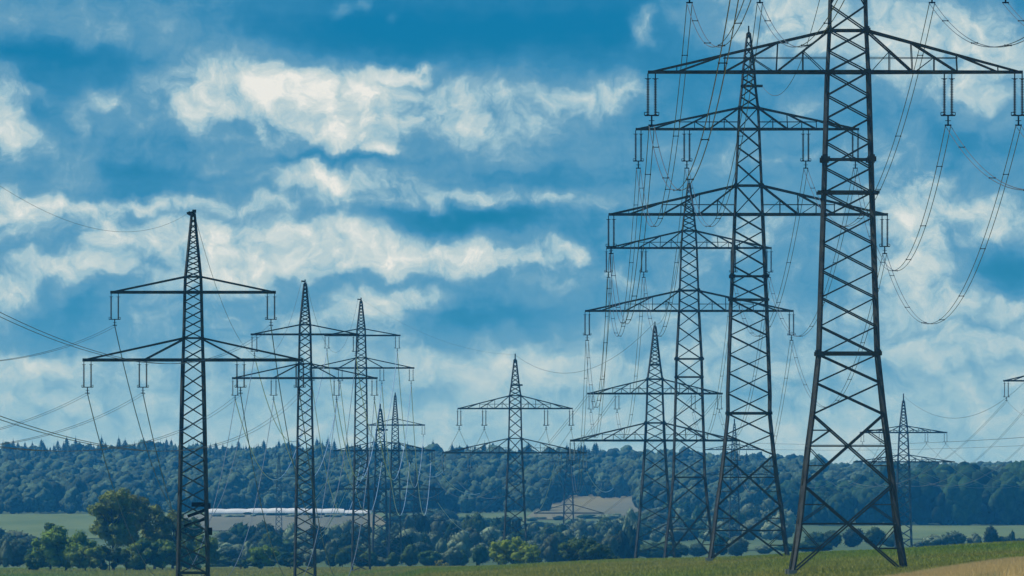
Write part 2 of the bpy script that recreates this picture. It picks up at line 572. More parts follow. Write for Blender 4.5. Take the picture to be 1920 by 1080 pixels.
def pxm(px, D):
    return (px - 960) * D / F


patch('pale_field', lambda D: (pxm(-900, D), pxm(335, D)), 4080, 5010, LIGHTG, 'pale green field at the foot of the hill on the left')
patch('pale_field', lambda D: (pxm(1640 - (D - 4100) * .1, D), pxm(3000, D)), 3950, 4650, LIGHTG, 'pale green field strip below the dark wood on the right')
patch('brown_field', lambda D: (pxm(345, D), pxm(730 - abs(D - 4750) * .1, D)), 4450, 4965, BROWN, 'brown fallow field below the white polytunnels')
patch('brown_field', lambda D: (pxm(985 + (D - 4780) * .07, D), pxm(1235, D)), 4720, 5640, BROWN,
      'brown fallow field in a clearing on the far hillside')
patch('meadow_strip', lambda D: (pxm(1080, D), pxm(1560, D)), 3300, 3900, VALLEY, 'grey green meadow strip between the feet of the right pylons')

# wheat field: soil sheet and stalks
def wheat_edge(x):
    # far edge of the wheat as a function of x
    return max(452, 700 - (32.8 - x) * 9.0)
Xw = np.zeros((60, 60)); Yw = np.zeros((60, 60))
for i, xx in enumerate(np.linspace(8, 90, 60)):
    e = min(wheat_edge(xx), 1040)
    Yw[i, :] = np.linspace(430, e, 60); Xw[i, :] = xx
Zw = H(Xw.ravel(), Yw.ravel()).reshape(Xw.shape) + .06
tag(link('wheat_field', grid_mesh('wheat_field', Xw, Yw, Zw, [WHEATG])), 'ripe golden wheat field in the lower right corner', 'wheat field', kind='structure')


def tufts(name, X, Y, hgt, wid, m, label, cat, jitter=.35, blades=1):
    n = len(X)
    Z = H(X, Y)
    an = rng.uniform(-1.1, 1.1, n)
    hh = hgt * rng.uniform(.55, 1.25, n)
    dx = np.cos(an) * wid / 2; dy = np.sin(an) * wid / 2
    lean = rng.normal(0, jitter, (n, 2)) * hh[:, None]
    V = np.zeros((n, 3, 3))
    V[:, 0] = np.stack([X - dx, Y - dy, Z - .02], -1)
    V[:, 1] = np.stack([X + dx, Y + dy, Z - .02], -1)
    V[:, 2] = np.stack([X + lean[:, 0], Y + lean[:, 1], Z + hh], -1)
    Fc = np.arange(n * 3).reshape(n, 3)
    o = link(name, mesh_np(name, V.reshape(-1, 3), Fc, m))
    return tag(o, label, cat, kind='stuff')


nW = 130000
xs_ = rng.uniform(15, 38, nW)
e_ = np.array([wheat_edge(v) for v in xs_])
ys_ = e_ - 150 * rng.uniform(0, 1, nW) ** 1.6 + sine2(xs_ / 1.1, xs_ * 0, 8) * 2.0
tufts('wheat_stalks', xs_, ys_, .85, .11, WHEATB, 'golden wheat stalks standing in the lower right corner', 'wheat', .22)
nG = 300000
yy = 600 + 1900 * rng.uniform(0, 1, nG) ** 1.2
lft = np.where(yy < 1300, pxm(760, yy), pxm(-60, yy)); rgt = pxm(1980, yy)
xx = lft + (rgt - lft) * rng.uniform(0, 1, nG)
keep = (yy > np.where(xx > 0, 700 - (32.8 - xx) * 9.0, 0) + 2)
xx, yy = xx[keep], yy[keep]
patchy = sine2(xx / 3.0, yy / 30.0, 12)
tufts('meadow_grass', xx, yy, .34 * 1.0, .22, BLADE, 'short rough grass of the meadow under the pylons', 'grass', .5)

# ------------------------------------------------------------------ pylons
UNIT = None
def unit_bar():
    global UNIT
    if UNIT is None:
        mb = MB(); mb.box((0, 0, 0), (1, 1, 1))
        UNIT = bpy.data.meshes.new('bar')
        UNIT.from_pydata([tuple(v) for v in mb.v], [], mb.f)
        UNIT.update()
        UNIT.materials.append(STEEL)
    return UNIT


def bar_obj(name, a, b, w, parent, d=None):
    """a steel member as an object of its own; all members share one mesh"""
    a, b = Vector(a), Vector(b)
    ax = b - a
    L = ax.length
    ax.normalize()
    up = Vector((0, 1, 0)) if abs(ax.y) < .9 else Vector((0, 0, 1))
    sd = ax.cross(up).normalized()
    dp = sd.cross(ax).normalized()
    m3 = Matrix((sd * w, dp * (d or w), ax * L)).transposed()
    mw = m3.to_4x4()
    mw.translation = (a + b) / 2
    o = bpy.data.objects.new(name, unit_bar())
    C.objects.link(o)
    o.parent = parent
    if parent is not None and parent.get('_world') is not None:
        pass
    o.matrix_local = mw
    return o


RODS = {}
def rod_mesh(pale):
    if pale in RODS: return RODS[pale]
    prof = []
    n = 22
    for i in range(n):
        z = -i / n
        prof += [(z, .35), (z - .25 / n, 1.0), (z - .6 / n, .9), (z - .7 / n, .35)]
    seg = 6
    V = []; Fc = []
    for z, r in prof:
        for k in range(seg):
            a = 2 * math.pi * k / seg
            V.append((r * math.cos(a), r * math.sin(a), z))
    for i in range(len(prof) - 1):
        for k in range(seg):
            k2 = (k + 1) % seg
            Fc.append((i * seg + k, i * seg + k2, (i + 1) * seg + k2, (i + 1) * seg + k))
    RODS[pale] = mesh_np('insulator_rod', V, Fc, GLASS_INS if pale else GLAZE)
    return RODS[pale]


def insulator(parent, top, length, gap, scale, pale=False, base=None):
    """a double string hanging from the crossarm; returns the world point where the cable clamps"""
    k = scale
    o_loc = top
    mb = MB()
    mb.box((0, 0, -length * .80), (gap + .5 * k, .10 * k, .10 * k))
    mb.bar((0, 0, -length * .80), (0, 0, -length), .12 * k)
    mb.box((0, 0, -length * .90), (.42 * k, .08 * k, .05 * k))
    mb.box((0, 0, -length * .985), (.50 * k, .12 * k, .10 * k))
    for s in (-1, 1):
        mb.bar((s * gap / 2 + s * .26 * k, 0, -length * .80), (s * gap / 2 + s * .26 * k, 0, -length * .74), .05 * k)
        mb.bar((s * gap / 2 - s * .02 * k, 0, -length * .74), (s * gap / 2 + s * .26 * k, 0, -length * .74), .05 * k)
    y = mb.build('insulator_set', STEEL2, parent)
    y.location = o_loc
    for s in (-1, 1):
        r = bpy.data.objects.new('insulator_rod', rod_mesh(pale))
        C.objects.link(r)
        r.parent = y
        r.location = (s * gap / 2, 0, -length * .10)
        r.scale = (.125 * k, .125 * k, length * .70)
        hg = MB(); hg.bar((s * gap / 2, 0, .02), (s * gap / 2, 0, -length * .10), .09 * k)
        hg.box((s * gap / 2, 0, -length * .095), (.46 * k, .07 * k, .05 * k)); hg.build('hanger', STEEL2, y)
    return base + Vector(top) + Vector((0, 0, -length))


def pylon(name, label, group, cx, D, profile, arms, tip, nodes, ratio, big=(), leg=8.0, brace=4.0, plats=(), single=True,
          cat='pylon', arm_cx=None, side=True, step_from=None):
    """profile: rows (y px, half width px). arms: dicts. Everything converted to metres at distance D."""
    k = D / F
    X0 = (cx - 960) * k
    zg = h1(X0, D)
    base = Vector((X0, D, zg))
    root = empty(name, base)
    tag(root, label, cat, group)
    ys = [p[0] for p in profile]; ws = [p[1] for p in profile]
    y_ground = HY - zg / k
    if ys[-1] < y_ground:      # carry the legs on to the ground
        sl = (ws[-1] - ws[-2]) / (ys[-1] - ys[-2])
        ys.append(y_ground + 4); ws.append(ws[-1] + sl * (y_ground + 4 - ys[-2]))

    def hw(y): return float(np.interp(y, ys, ws)) * k
    def zz(y): return (HY - y) * k - zg
    lw = leg * k; bw = brace * k
    corners = [(-1, -1), (1, -1), (1, 1), (-1, 1)]
    # legs
    for (i, j) in corners:
        mb = MB()
        for a in range(len(ys) - 1):
            t = lw * (1.0 if ys[a] > ys[0] + .3 * (ys[-1] - ys[0]) else .72)
            mb.bar((i * hw(ys[a]), j * hw(ys[a]), zz(ys[a])), (i * hw(ys[a + 1]), j * hw(ys[a + 1]), zz(ys[a + 1]) - .04), t * .78, None, R(38))
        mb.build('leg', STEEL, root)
        f = MB(); f.box((i * hw(ys[-1]), j * hw(ys[-1]), .02), (.7, .7, .5)); f.build('footing', CONC, root)
    # bracing: nodes are fixed rows, filled with panels of about ratio*width
    rows = [nodes[0]]
    for a, b in zip(nodes[:-1], nodes[1:]):
        seg = b - a
        w = (hw((a + b) / 2) / k) * 2
        n = max(1, int(round(seg / max(ratio * w, 2.5))))
        for q in range(1, n + 1): rows.append(a + seg * q / n)
    sides = MB(); lat = MB()
    nb = 0
    for a, b in zip(rows[:-1], rows[1:]):
        if b > y_ground - 2: b = y_ground
        if a >= b: continue
        wa, wb = hw(a), hw(b)
        for j in (-1, 1):
            for (p, q) in (((-wa, j * wa, zz(a)), (wb, j * wb, zz(b))), ((wa, j * wa, zz(a)), (-wb, j * wb, zz(b)))):
                if single and nb < 280 and (b - a) > 8:
                    bar_obj('brace', p, q, bw, root); nb += 1
                else:
                    lat.bar(p, q, bw)
        if side:
            for i in (-1, 1):
                sides.bar((i * wa, -wa, zz(a)), (i * wb, wb, zz(b)), bw)
                sides.bar((i * wa, wa, zz(a)), (i * wb, -wb, zz(b)), bw)
    # big K/X panels at the foot
    for (a, b) in big:
        b = min(b, y_ground)
        wa, wb = hw(a), hw(b)
        yc = a + (b - a) * wa / (wa + wb)
        wc = hw(yc)
        for j in (-1, 1):
            bar_obj('brace', (-wa, j * wa, zz(a)), (wb, j * wb, zz(b)), bw * 1.15, root)
            bar_obj('brace', (wa, j * wa, zz(a)), (-wb, j * wb, zz(b)), bw * 1.15, root)
            bar_obj('horizontal_strut', (-wc, j * wc, zz(yc)), (wc, j * wc, zz(yc)), bw, root)
            for s in (-1, 1):
                for (y0, w0) in ((a, wa), (b, wb)):
                    ym = (y0 + yc) / 2
                    wm = hw(ym)
                    xd = s * w0 / 2 if y0 == a else s * w0 / 2
                    P = (xd, j * wm, zz(ym))
                    bar_obj('secondary_brace', P, (s * wm, j * wm, zz(ym)), bw * .7, root)
                    e = (s * hw(yc + (y0 - yc) * .02), j * wc, zz(yc + (y0 - yc) * .02))
                    bar_obj('secondary_brace', P, e, bw * .7, root)
        for i in (-1, 1):
            sides.bar((i * wa, -wa, zz(a)), (i * wb, wb, zz(b)), bw * 1.1)
            sides.bar((i * wa, wa, zz(a)), (i * wb, -wb, zz(b)), bw * 1.1)
            sides.bar((i * wc, -wc, zz(yc)), (i * wc, wc, zz(yc)), bw)
    if sides.v: sides.build('side_bracing', STEEL, root, 'stuff')
    if lat.v: lat.build('fine_bracing', STEEL, root, 'stuff')
    # platforms / rings
    for (y, xl, xr, th, gus) in plats:
        w = hw(y)
        for j in (-1, 1):
            bar_obj('horizontal_strut', ((xl - cx) * k, j * w, zz(y)), ((xr - cx) * k, j * w, zz(y)), th * k, root)
        for i in (-1, 1):
            bar_obj('horizontal_strut', (i * w, -w, zz(y)), (i * w, w, zz(y)), th * k, root)
        if gus:
            for i in (-1, 1):
                for j in (-1, 1):
                    mb = MB(); mb.box((i * w, j * w, zz(y)), (gus * k, gus * .7 * k, gus * .55 * k))
                    mb.box((i * w * 1.02, j * w, zz(y) + gus * .1 * k), (gus * .6 * k, gus * .8 * k, gus * .8 * k))
                    mb.build('gusset', STEEL, root)
    # mast tip
    if tip is not None:
        mb = MB()
        mb.bar((0, 0, zz(ys[0]) - .5 * k), (0, 0, zz(tip)), max(2.2 * k, .16))
        mb.box((0, 0, zz(ys[0])), (ws[0] * 2.2 * k, ws[0] * 2.2 * k, 4 * k))
        mb.build('mast_tip', STEEL, root)
    # arms
    pts = []
    acx = arm_cx or cx
    for arm in arms:
        yc, ya, xl, xr = arm['y'], arm['apex'], arm['xl'], arm['xr']
        wb_, wa_ = hw(yc), hw(ya)
        ch = MB()
        th = arm.get('th', 6.5) * k
        ar = None
        tips = {-1: (xl - cx) * k, 1: (xr - cx) * k}
        for s in (-1, 1):
            xt = tips[s]
            for j in (-1, 1):
                ch.bar((s * wb_ * .2, j * wb_, zz(yc)), (xt, j * th * .6, zz(yc)), th, th * .8)
        ch.bar((-wb_, wb_, zz(yc)), (wb_, wb_, zz(yc)), th)
        ch.bar((-wb_, -wb_, zz(yc)), (wb_, -wb_, zz(yc)), th)
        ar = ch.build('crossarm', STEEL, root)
        tw = arm.get('tw', brace) * k
        sw = arm.get('sw', brace * .62) * k
        for j in (-1, 1):
            bar_obj('tie', (-wa_, j * wa_, zz(ya)), (wa_, j * wa_, zz(ya)), tw, ar)
            for s in (-1, 1):
                xt = tips[s]; xb = s * wb_; xa = s * wa_
                reach = .985
                def bot(t): return Vector((xb + (xt - xb) * t, j * (wb_ * (1 - t) + th * .6 * t), zz(yc)))
                def top(t):
                    t2 = t / reach
                    z = zz(ya) + (zz(yc) - zz(ya)) * min(1, t2)
                    return Vector((xa + (xb + (xt - xb) * reach - xa) * min(1, t2), j * (wa_ * (1 - t2) + th * .6 * t2) if t2 < 1 else j * th * .6, z))
                bar_obj('tie', top(0), top(reach), tw, ar)
                if arm['style'] == 'truss':
                    N1 = [0, .285, .575, .84]
                    for q in range(len(N1) - 1):
                        bar_obj('strut', top(N1[q]), bot(N1[q + 1]), tw * .8, ar)
                        bar_obj('strut', top(N1[q + 1]), bot(N1[q + 1]), sw, ar)
                        mid = (top(N1[q]) + bot(N1[q + 1])) / 2
                        if q < 2:
                            bar_obj('strut', mid, bot(N1[q] + .015), sw, ar)
                            mb_ = bot((N1[q] + N1[q + 1]) / 2); bar_obj('strut', mid, (mid.x, mb_.y, zz(yc)), sw, ar)
                    # slim rail half way up
                    tq = .40
                    p = top(tq * .62); zr = zz(yc) + (zz(ya) - zz(yc)) * .34
                    pe = top(.63)
                    if arm.get('rail', True):
                        bar_obj('strut', (xb, j * wb_ * .95, zr), (bot(.58).x, bot(.58).y, zr), sw * .8, ar)
                elif arm['style'] == 'ties2':
                    xi = s * arm['inner'] * k
                    tt = (xi - xb) / (xt - xb)
                    bar_obj('tie', top(0) + Vector((0, 0, -.1)), bot(tt), tw, ar)
        L = arm['ins_len'] * k
        for q, xi in enumerate(arm['ins']):
            xr_ = (xi - cx) * k
            p = insulator(root, (xr_, 0, zz(yc) - th * .5), L, arm.get('gap', 14) * k, arm.get('isc', L / 3.9), arm.get('pale', False), base)
            pts.append(p)
        # extra crossbeam hardware: a thin ladder rail along the chord
    return root, pts


PG = 'tall lattice pylons of the right row'
LG = 'slender lattice pylons of the left row'
P1, c1 = pylon('lattice_pylon', 'nearest and largest dark lattice pylon, its top cut off by the upper frame edge', PG, 1590, 876,
    [(-330, 4), (-160, 22), (0, 33), (57, 34.5), (135, 38.5), (361, 45), (665, 55), (777, 67), (837, 75), (912, 83.5), (997, 93), (1078, 107)],
    [dict(y=135, apex=57, xl=1215, xr=1918, style='truss', ins=[1222, 1778, 1910], ins_len=98, gap=14, th=5.8, tw=3.8),
     dict(y=-95, apex=-150, xl=1288, xr=1892, style='truss', ins=[1293, 1425, 1748, 1886], ins_len=98, gap=14, th=5.8, tw=3.8)],
    -345, [-330, -150, -95, 10, 57, 96, 135, 179, 222, 267, 315, 361, 408, 457, 508, 558, 612, 665, 718, 777], 5.0,
    big=[(777, 910), (910, 1092)], leg=7.2, brace=2.6,
    plats=[(299, 1540, 1642, 3.5, 17), (361, 1532, 1648, 6, 0), (663, 1538, 1646, 7, 14), (57, 1556, 1624, 3.5, 14), (135, 1550, 1630, 5, 10)])
P2, c2 = pylon('lattice_pylon', 'second pylon of the right row, its mast tip showing just under the frame top', PG, 1404, 1176,
    [(62, 2.5), (130, 10.5), (161, 12.5), (202, 17.5), (242, 19.5), (348, 24), (402, 26), (518, 31), (562, 33), (740, 39.5), (776, 39), (853, 47), (898, 52.5), (948, 60), (1008, 67), (1040, 72)],
    [dict(y=242, apex=202, xl=1192, xr=1611, style='truss', ins=[1197, 1288, 1511, 1604], ins_len=72, gap=10, th=4.5, tw=3.4),
     dict(y=402, apex=348, xl=1141, xr=1665, style='truss', ins=[1146, 1659], ins_len=72, gap=10, th=5, tw=3.8)],
    48, [62, 161, 202, 242, 276, 307, 348, 402, 433, 464, 498, 532, 562, 596, 629, 665, 700, 738, 776, 815, 853], .8,
    big=[(853, 949), (949, 1050)], leg=5.2, brace=1.9,
    plats=[(161, 1389, 1430, 4, 0), (518, 1368, 1438, 3.2, 11), (562, 1366, 1442, 4, 8), (775, 1364, 1444, 5, 9), (202, 1386, 1422, 2.5, 7), (348, 1379, 1429, 2.5, 9)])
P3, c3 = pylon('lattice_pylon', 'third lattice pylon of the right row, standing just left of the second', PG, 1292, 1576,
    [(345, 2), (400, 9), (433, 12.5), (465, 14.5), (544, 17.5), (583, 18.5), (673, 23.5), (740, 25), (895, 29.5), (948, 35), (991, 40), (1045, 46)],
    [dict(y=465, apex=433, xl=1137, xr=1447, style='truss', ins=[1141, 1207, 1375, 1442], ins_len=54, gap=8, th=3.6, tw=2.8),
     dict(y=583, apex=545, xl=1097, xr=1488, style='truss', ins=[1101, 1484], ins_len=54, gap=8, th=3.8, tw=3)],
    336, [345, 433, 465, 544, 583, 673, 707, 895, 948], .68,
    big=[(948, 1055)], leg=4.0, brace=1.6,
    plats=[(673, 1266, 1320, 3, 8), (707, 1268, 1318, 3, 6), (895, 1264, 1322, 3, 0), (433, 1279, 1305, 2, 6), (544, 1274, 1310, 2, 7)])
P4, c4 = pylon('lattice_pylon', 'fourth and shortest pylon of the right row with pale strings below its arm ends', PG, 1228, 1950,
    [(612, 1.5), (684, 10), (711, 14), (738, 14.5), (793, 16.5), (825, 18), (885, 22), (950, 27), (1048, 37)],
    [dict(y=738, apex=711, xl=1101, xr=1355, style='truss', ins=[1108, 1157, 1300, 1349], ins_len=34, gap=7, th=3.6, tw=2.2, pale=True),
     dict(y=826, apex=793, xl=1069, xr=1387, style='truss', ins=[1073, 1382], ins_len=44, gap=8, th=4, tw=2.6, pale=True)],
    603, [612, 684, 711, 738, 793, 826, 1040], .62, leg=4.4, brace=1.6,
    plats=[(684, 1217, 1239, 3, 0), (711, 1213, 1243, 3, 6), (793, 1211, 1245, 3, 8), (738, 1213, 1243, 3, 6), (826, 1209, 1247, 4, 6)])
L1, d1 = pylon('slender_pylon', 'nearest pylon of the left row, black, with boxes on its leg above the trees', LG, 362, 1000,
    [(400, 2.5), (519, 14.5), (548, 15.5), (634, 17.5), (675, 18.8), (720, 20), (835, 22.5), (920, 24.5), (1075, 28)],
    [dict(y=548, apex=519, xl=207, xr=517, style='plain', ins=[215, 508], ins_len=60, gap=13.5, th=5.5, tw=3.4),
     dict(y=675, apex=634, xl=155, xr=568, style='ties2', inner=92, ins=[164, 268, 451, 562], ins_len=60, gap=13.5, th=6, tw=3.4)],
    393, [400, 519, 548, 634, 675, 1075, 1185], .56, leg=6.2, brace=1.8, plats=[(519, 347, 377, 3.5, 0), (634, 344, 380, 3, 6), (1074, 333, 388, 5, 0)])
L2, d2 = pylon('slender_pylon', 'second pylon of the left row, slim, between the first and the twin shorter ones', LG, 572, 1550,
    [(532, 1.8), (609, 9.8), (627, 10.3), (682, 11.5), (709, 12.2), (860, 14.8), (1080, 19)],
    [dict(y=627, apex=609, xl=470, xr=674, style='plain', ins=[477, 667], ins_len=38, gap=9, th=3.6, tw=2.2),
     dict(y=709, apex=682, xl=435, xr=708, style='ties2', inner=60, ins=[441, 513, 631, 702], ins_len=38, gap=9, th=3.8, tw=2.2)],
    524, [532, 609, 627, 682, 709, 1080, 1120], .60, leg=4.6, brace=1.7, plats=[(609, 562, 582, 2.5, 0), (682, 560, 584, 2.5, 5)])
L3, d3 = pylon('slender_pylon', 'third pylon of the left row, just right of the second, slim double arms', LG, 677, 2050,
    [(565, 1.5), (617, 7.5), (628, 7.8), (671, 9.3), (690, 10), (860, 12.3), (1073, 17)],
    [dict(y=629, apex=617, xl=608, xr=751, style='plain', ins=[613, 745], ins_len=28, gap=7, th=3, tw=1.8),
     dict(y=690, apex=671, xl=580, xr=777, style='ties2', inner=42, ins=[585, 638, 716, 771], ins_len=28, gap=7, th=3, tw=1.8)],
    558, [565, 617, 629, 671, 690, 1073], .62, leg=3.6, brace=1.4, plats=[(617, 669, 685, 2, 0), (671, 667, 687, 2, 4)])
L4, d4 = pylon('slender_pylon', 'fourth and smallest pylon of the left row, tip above the ridge beside a thicker pylon', LG, 741, 2870,
    [(742, 1.2), (786, 5), (797, 5.5), (841, 7), (940, 9), (1062, 12)],
    [dict(y=797, apex=786, xl=690, xr=797, style='plain', ins=[694, 794], ins_len=20, gap=5, th=2.6, tw=1.4),
     dict(y=845, apex=830, xl=672, xr=812, style='ties2', inner=30, ins=[676, 716, 768, 808], ins_len=20, gap=5, th=2.6, tw=1.4)],
    736, [742, 797, 845, 1062], .62, leg=2.6, brace=1.2, plats=[])
XG = 'hazy lattice pylons far down the valley'
Q5, c5 = pylon('lattice_pylon', 'lone lattice pylon in mid picture rising behind a bright green bush', XG, 966, 2300,
    [(675, 2), (722, 7.5), (742, 10.5), (766, 10.8), (822, 12), (849, 13), (930, 16.5), (1010, 20.5)],
    [dict(y=766, apex=742, xl=858, xr=1074, style='truss', ins=[861, 908, 1024, 1071], ins_len=38, gap=6, th=2.8, tw=1.9),
     dict(y=849, apex=822, xl=829, xr=1100, style='truss', ins=[832, 880, 1050, 1097], ins_len=34, gap=5, th=2.8, tw=1.9, pale=True)],
    663, [675, 742, 766, 822, 849, 1060], .72, leg=3.6, brace=1.6,
    plats=[(722, 958, 980, 3, 0), (742, 955, 977, 2, 4)])
Q6, c6 = pylon('lattice_pylon', 'small pylon at far right seen just behind the right leg of the largest', XG, 1694, 3000,
    [(752, 1.5), (799, 7), (811, 8), (866, 10.5), (1027, 15)],
    [dict(y=811, apex=799, xl=1612, xr=1776, style='truss', ins=[1617, 1651, 1737, 1773], ins_len=20, gap=5, th=2.6, tw=1.6),
     dict(y=866, apex=853, xl=1600, xr=1790, style='truss', ins=[], ins_len=20, th=2.4, tw=1.5)],
    738, [752, 799, 811, 866, 1027], .68, leg=3.2, brace=1.4, plats=[])
Q7, c7 = pylon('lattice_pylon', 'pylon beyond the right frame edge, only one arm end reaching into the picture', XG, 1994, 2300,
    [(610, 2), (690, 10.5), (714, 11), (770, 12), (797, 13), (1010, 20)],
    [dict(y=714, apex=690, xl=1881, xr=2105, style='truss', ins=[1887, 1934, 2054, 2100], ins_len=36, gap=7, th=3, tw=2.2),
     dict(y=797, apex=770, xl=1925, xr=2140, style='truss', ins=[1930], ins_len=36, gap=7, th=3, tw=2)],
    600, [610, 690, 714, 770, 797, 1060], .72, leg=4, brace=1.8, plats=[])
Q8, c8 = pylon('lattice_pylon', 'faint hazy pylon framed between the legs of the second pylon of the right row', XG, 1377, 3700,
    [(795, 1.2), (838, 5), (900, 7.5), (1035, 10)],
    [dict(y=843, apex=833, xl=1322, xr=1432, style='truss', ins=[], ins_len=14, th=1.8, tw=1.1, rail=False),
     dict(y=890, apex=880, xl=1315, xr=1440, style='truss', ins=[], ins_len=14, th=1.8, tw=1.1, rail=False)],
    785, [795, 838, 890, 1035], .75, leg=2.2, brace=1.1, plats=[], single=False)
Q9, c9 = pylon('lattice_pylon', 'thick low pylon with wide arms beside the smallest pylon of the left row', XG, 713, 2950,
    [(768, 2), (806, 7), (845, 8.5), (917, 10.5), (1062, 15)],
    [dict(y=845, apex=828, xl=625, xr=816, style='plain', ins=[629, 668, 770, 812], ins_len=24, gap=5, th=3, tw=1.7),
     dict(y=917, apex=893, xl=629, xr=826, style='plain', ins=[633, 820], ins_len=24, gap=5, th=3, tw=1.7)],
    757, [768, 806, 845, 917, 1062], .62, leg=3.6, brace=1.5, plats=[(806, 704, 727, 3.2, 4)])
Q10, c10 = pylon('lattice_pylon', 'small dark pylon with three arms wholly below the ridge, right of the thick one', XG, 780, 3500,
    [(880, 1.5), (938, 4), (976, 5), (1062, 7)],
    [dict(y=938, apex=926, xl=742, xr=823, style='plain', ins=[820], ins_len=14, gap=4, th=2.6, tw=1.4),
     dict(y=960, apex=952, xl=700, xr=812, style='plain', ins=[], ins_len=14, gap=4, th=2.2, tw=1.3),
     dict(y=976, apex=966, xl=727, xr=836, style='plain', ins=[], ins_len=14, gap=4, th=2.6, tw=1.4)],
    868, [880, 938, 976, 1062], .8, leg=2.6, brace=1.3, plats=[], single=False)
Q11, c11 = pylon('lattice_pylon', 'hazy pylon with two wide arms in front of the clearing on the far hillside', XG, 1066, 4000,
    [(848, 2), (908, 7), (962, 9), (1012, 10)],
    [dict(y=909, apex=901, xl=1016, xr=1122, style='plain', ins=[1020, 1118], ins_len=10, gap=3, th=1.8, tw=1.2),
     dict(y=962, apex=946, xl=1001, xr=1132, style='plain', ins=[1005, 1038, 1095, 1129], ins_len=10, gap=3, th=2.2, tw=1.3),
     dict(y=866, apex=858, xl=1030, xr=1103, style='plain', ins=[], ins_len=10, gap=3, th=1.8, tw=1.2)],
    838, [848, 866, 909, 962, 1012], 1.0, leg=2.4, brace=1.1, plats=[], single=False)
Q12, c12 = pylon('lattice_pylon', 'very faint slim pylon against the hill between the first two of the left row', XG, 523, 4300,
    [(858, 1.2), (900, 4), (1010, 6)],
    [dict(y=893, apex=886, xl=487, xr=560, style='plain', ins=[], ins_len=10, gap=3, th=1.4, tw=.9),
     dict(y=920, apex=912, xl=480, xr=566, style='plain', ins=[], ins_len=10, gap=3, th=1.4, tw=.9)],
    850, [858, 900, 1010], .9, leg=1.6, brace=.8, plats=[], single=False)

# fittings on single pylons
def lpt(root, px, py, D, off=0.0):
    v = at(px, py, D) - root.location
    v.y += off
    return v
mb = MB()
mb.bar(lpt(L1, 362, 398, 1000), lpt(L1, 350, 400, 1000), .22); mb.bar(lpt(L1, 357, 397, 1000), lpt(L1, 353, 403, 1000), .3)
mb.box(lpt(L1, 364, 396, 1000), (.35, .35, .3)); mb.build('earth_wire_bracket', STEEL, L1)
for (x, y, w, h) in ((391, 949, 9, 11), (393, 996, 11, 14), (336, 1003, 9, 18)):
    mb = MB(); mb.box(lpt(L1, x, y, 1000, -.8), (w * .049, .5, h * .049)); mb.box(lpt(L1, x - 2, y - 2, 1000, -.9), (w * .04, .4, h * .035))
    mb.build('equipment_box', BOXM, L1)
mb = MB()
mb.box(lpt(L1, 374, 946, 1000), (1.4, 1.1, .40)); mb.bar(lpt(L1, 352, 968, 1000), lpt(L1, 386, 956, 1000), .28, .5)
mb.bar(lpt(L1, 345, 986, 1000), lpt(L1, 384, 974, 1000), .2, .4)
mb.build('work_platform', BOXM, L1)
for (rt, x, y, D) in ((L2, 572, 526, 1550), (L3, 677, 560, 2050)):
    mb = MB(); mb.bar(lpt(rt, x + 1, y + 2, D), lpt(rt, x - 7, y + 1, D), .22); mb.build('earth_wire_bracket', STEEL, rt)

# ------------------------------------------------------------------ cables
def para(a, b, sag, n):
    out = []
    for i in range(n + 1):
        t = i / n
        p = a.lerp(b, t)
        p.z -= 4 * sag * t * (1 - t)
        out.append(p)
    return out


def cable(label, a, b, sag, twin=.42, r=.031, m=None, group='power cables slung between the pylons', n=48, spacers=0, name='power_cable'):
    m = m or WIRE
    a, b = Vector(a), Vector(b)
    if twin:
        root = empty(name, a)
        for s in (-1, 1):
            mb = MB(); mb.tube([p - a + Vector((s * twin / 2, 0, 0)) for p in para(a, b, sag, n)], r, 4)
            mb.build('wire', m, root)
        for i in range(1, spacers + 1):
            t = (i - .5) / spacers
            p = a.lerp(b, t); p.z -= 4 * sag * t * (1 - t)
            mb = MB(); mb.bar(p - a + Vector((-twin / 2, 0, 0)), p - a + Vector((twin / 2, 0, 0)), .06)
            for s in (-1, 1): mb.box(p - a + Vector((s * twin / 2, 0, 0)), (.09, .16, .12))
            mb.build('spacer', STEEL2, root)
    else:
        mb = MB(); mb.tube([p - a for p in para(a, b, sag, n)], r, 4)
        root = mb.build(name, m)
        root.location = a
    tag(root, label, 'cable', group)
    return root


names6 = ['lower left', 'lower inner right', 'lower outer right', 'upper outer left', 'upper inner left', 'upper inner right', 'upper outer right']
# P1 points: [1222,1778,1910 lower][1293,1425,1748,1886 upper]; P2: [1197,1288,1511,1604 upper][1146,1659 lower]
pairs = [(0, 4), (1, 3), (2, 5), (3, 0), (4, 1), (5, 2)]
for (i, j) in pairs:
    cable('twin cable from %s insulator of the largest pylon back to the second' % names6[i], c1[i], c2[j], 11.3, spacers=7)
n23 = ['upper outer left', 'upper inner left', 'upper inner right', 'upper outer right', 'lower left', 'lower right']
for i in range(6):
    cable('twin cable from %s insulator of the second right pylon to the third' % n23[i], c2[i], c3[i], 12.8, spacers=8)
for i in range(6):
    cable('twin cable from %s insulator of the third right pylon to the fourth' % n23[i], c3[i], c4[i], 12.0, spacers=6)
# towards the camera from the largest pylon
nf = ['lower left', 'lower inner right', 'lower outer right', 'upper outer left', 'upper inner left', 'upper inner right', 'upper outer right']
for i in range(7):
    a = c1[i]; b = Vector((a.x, 500, a.z + .3))
    cable('twin cable from %s insulator of the largest pylon leaving the frame' % nf[i], a, b, 9.6, spacers=7)
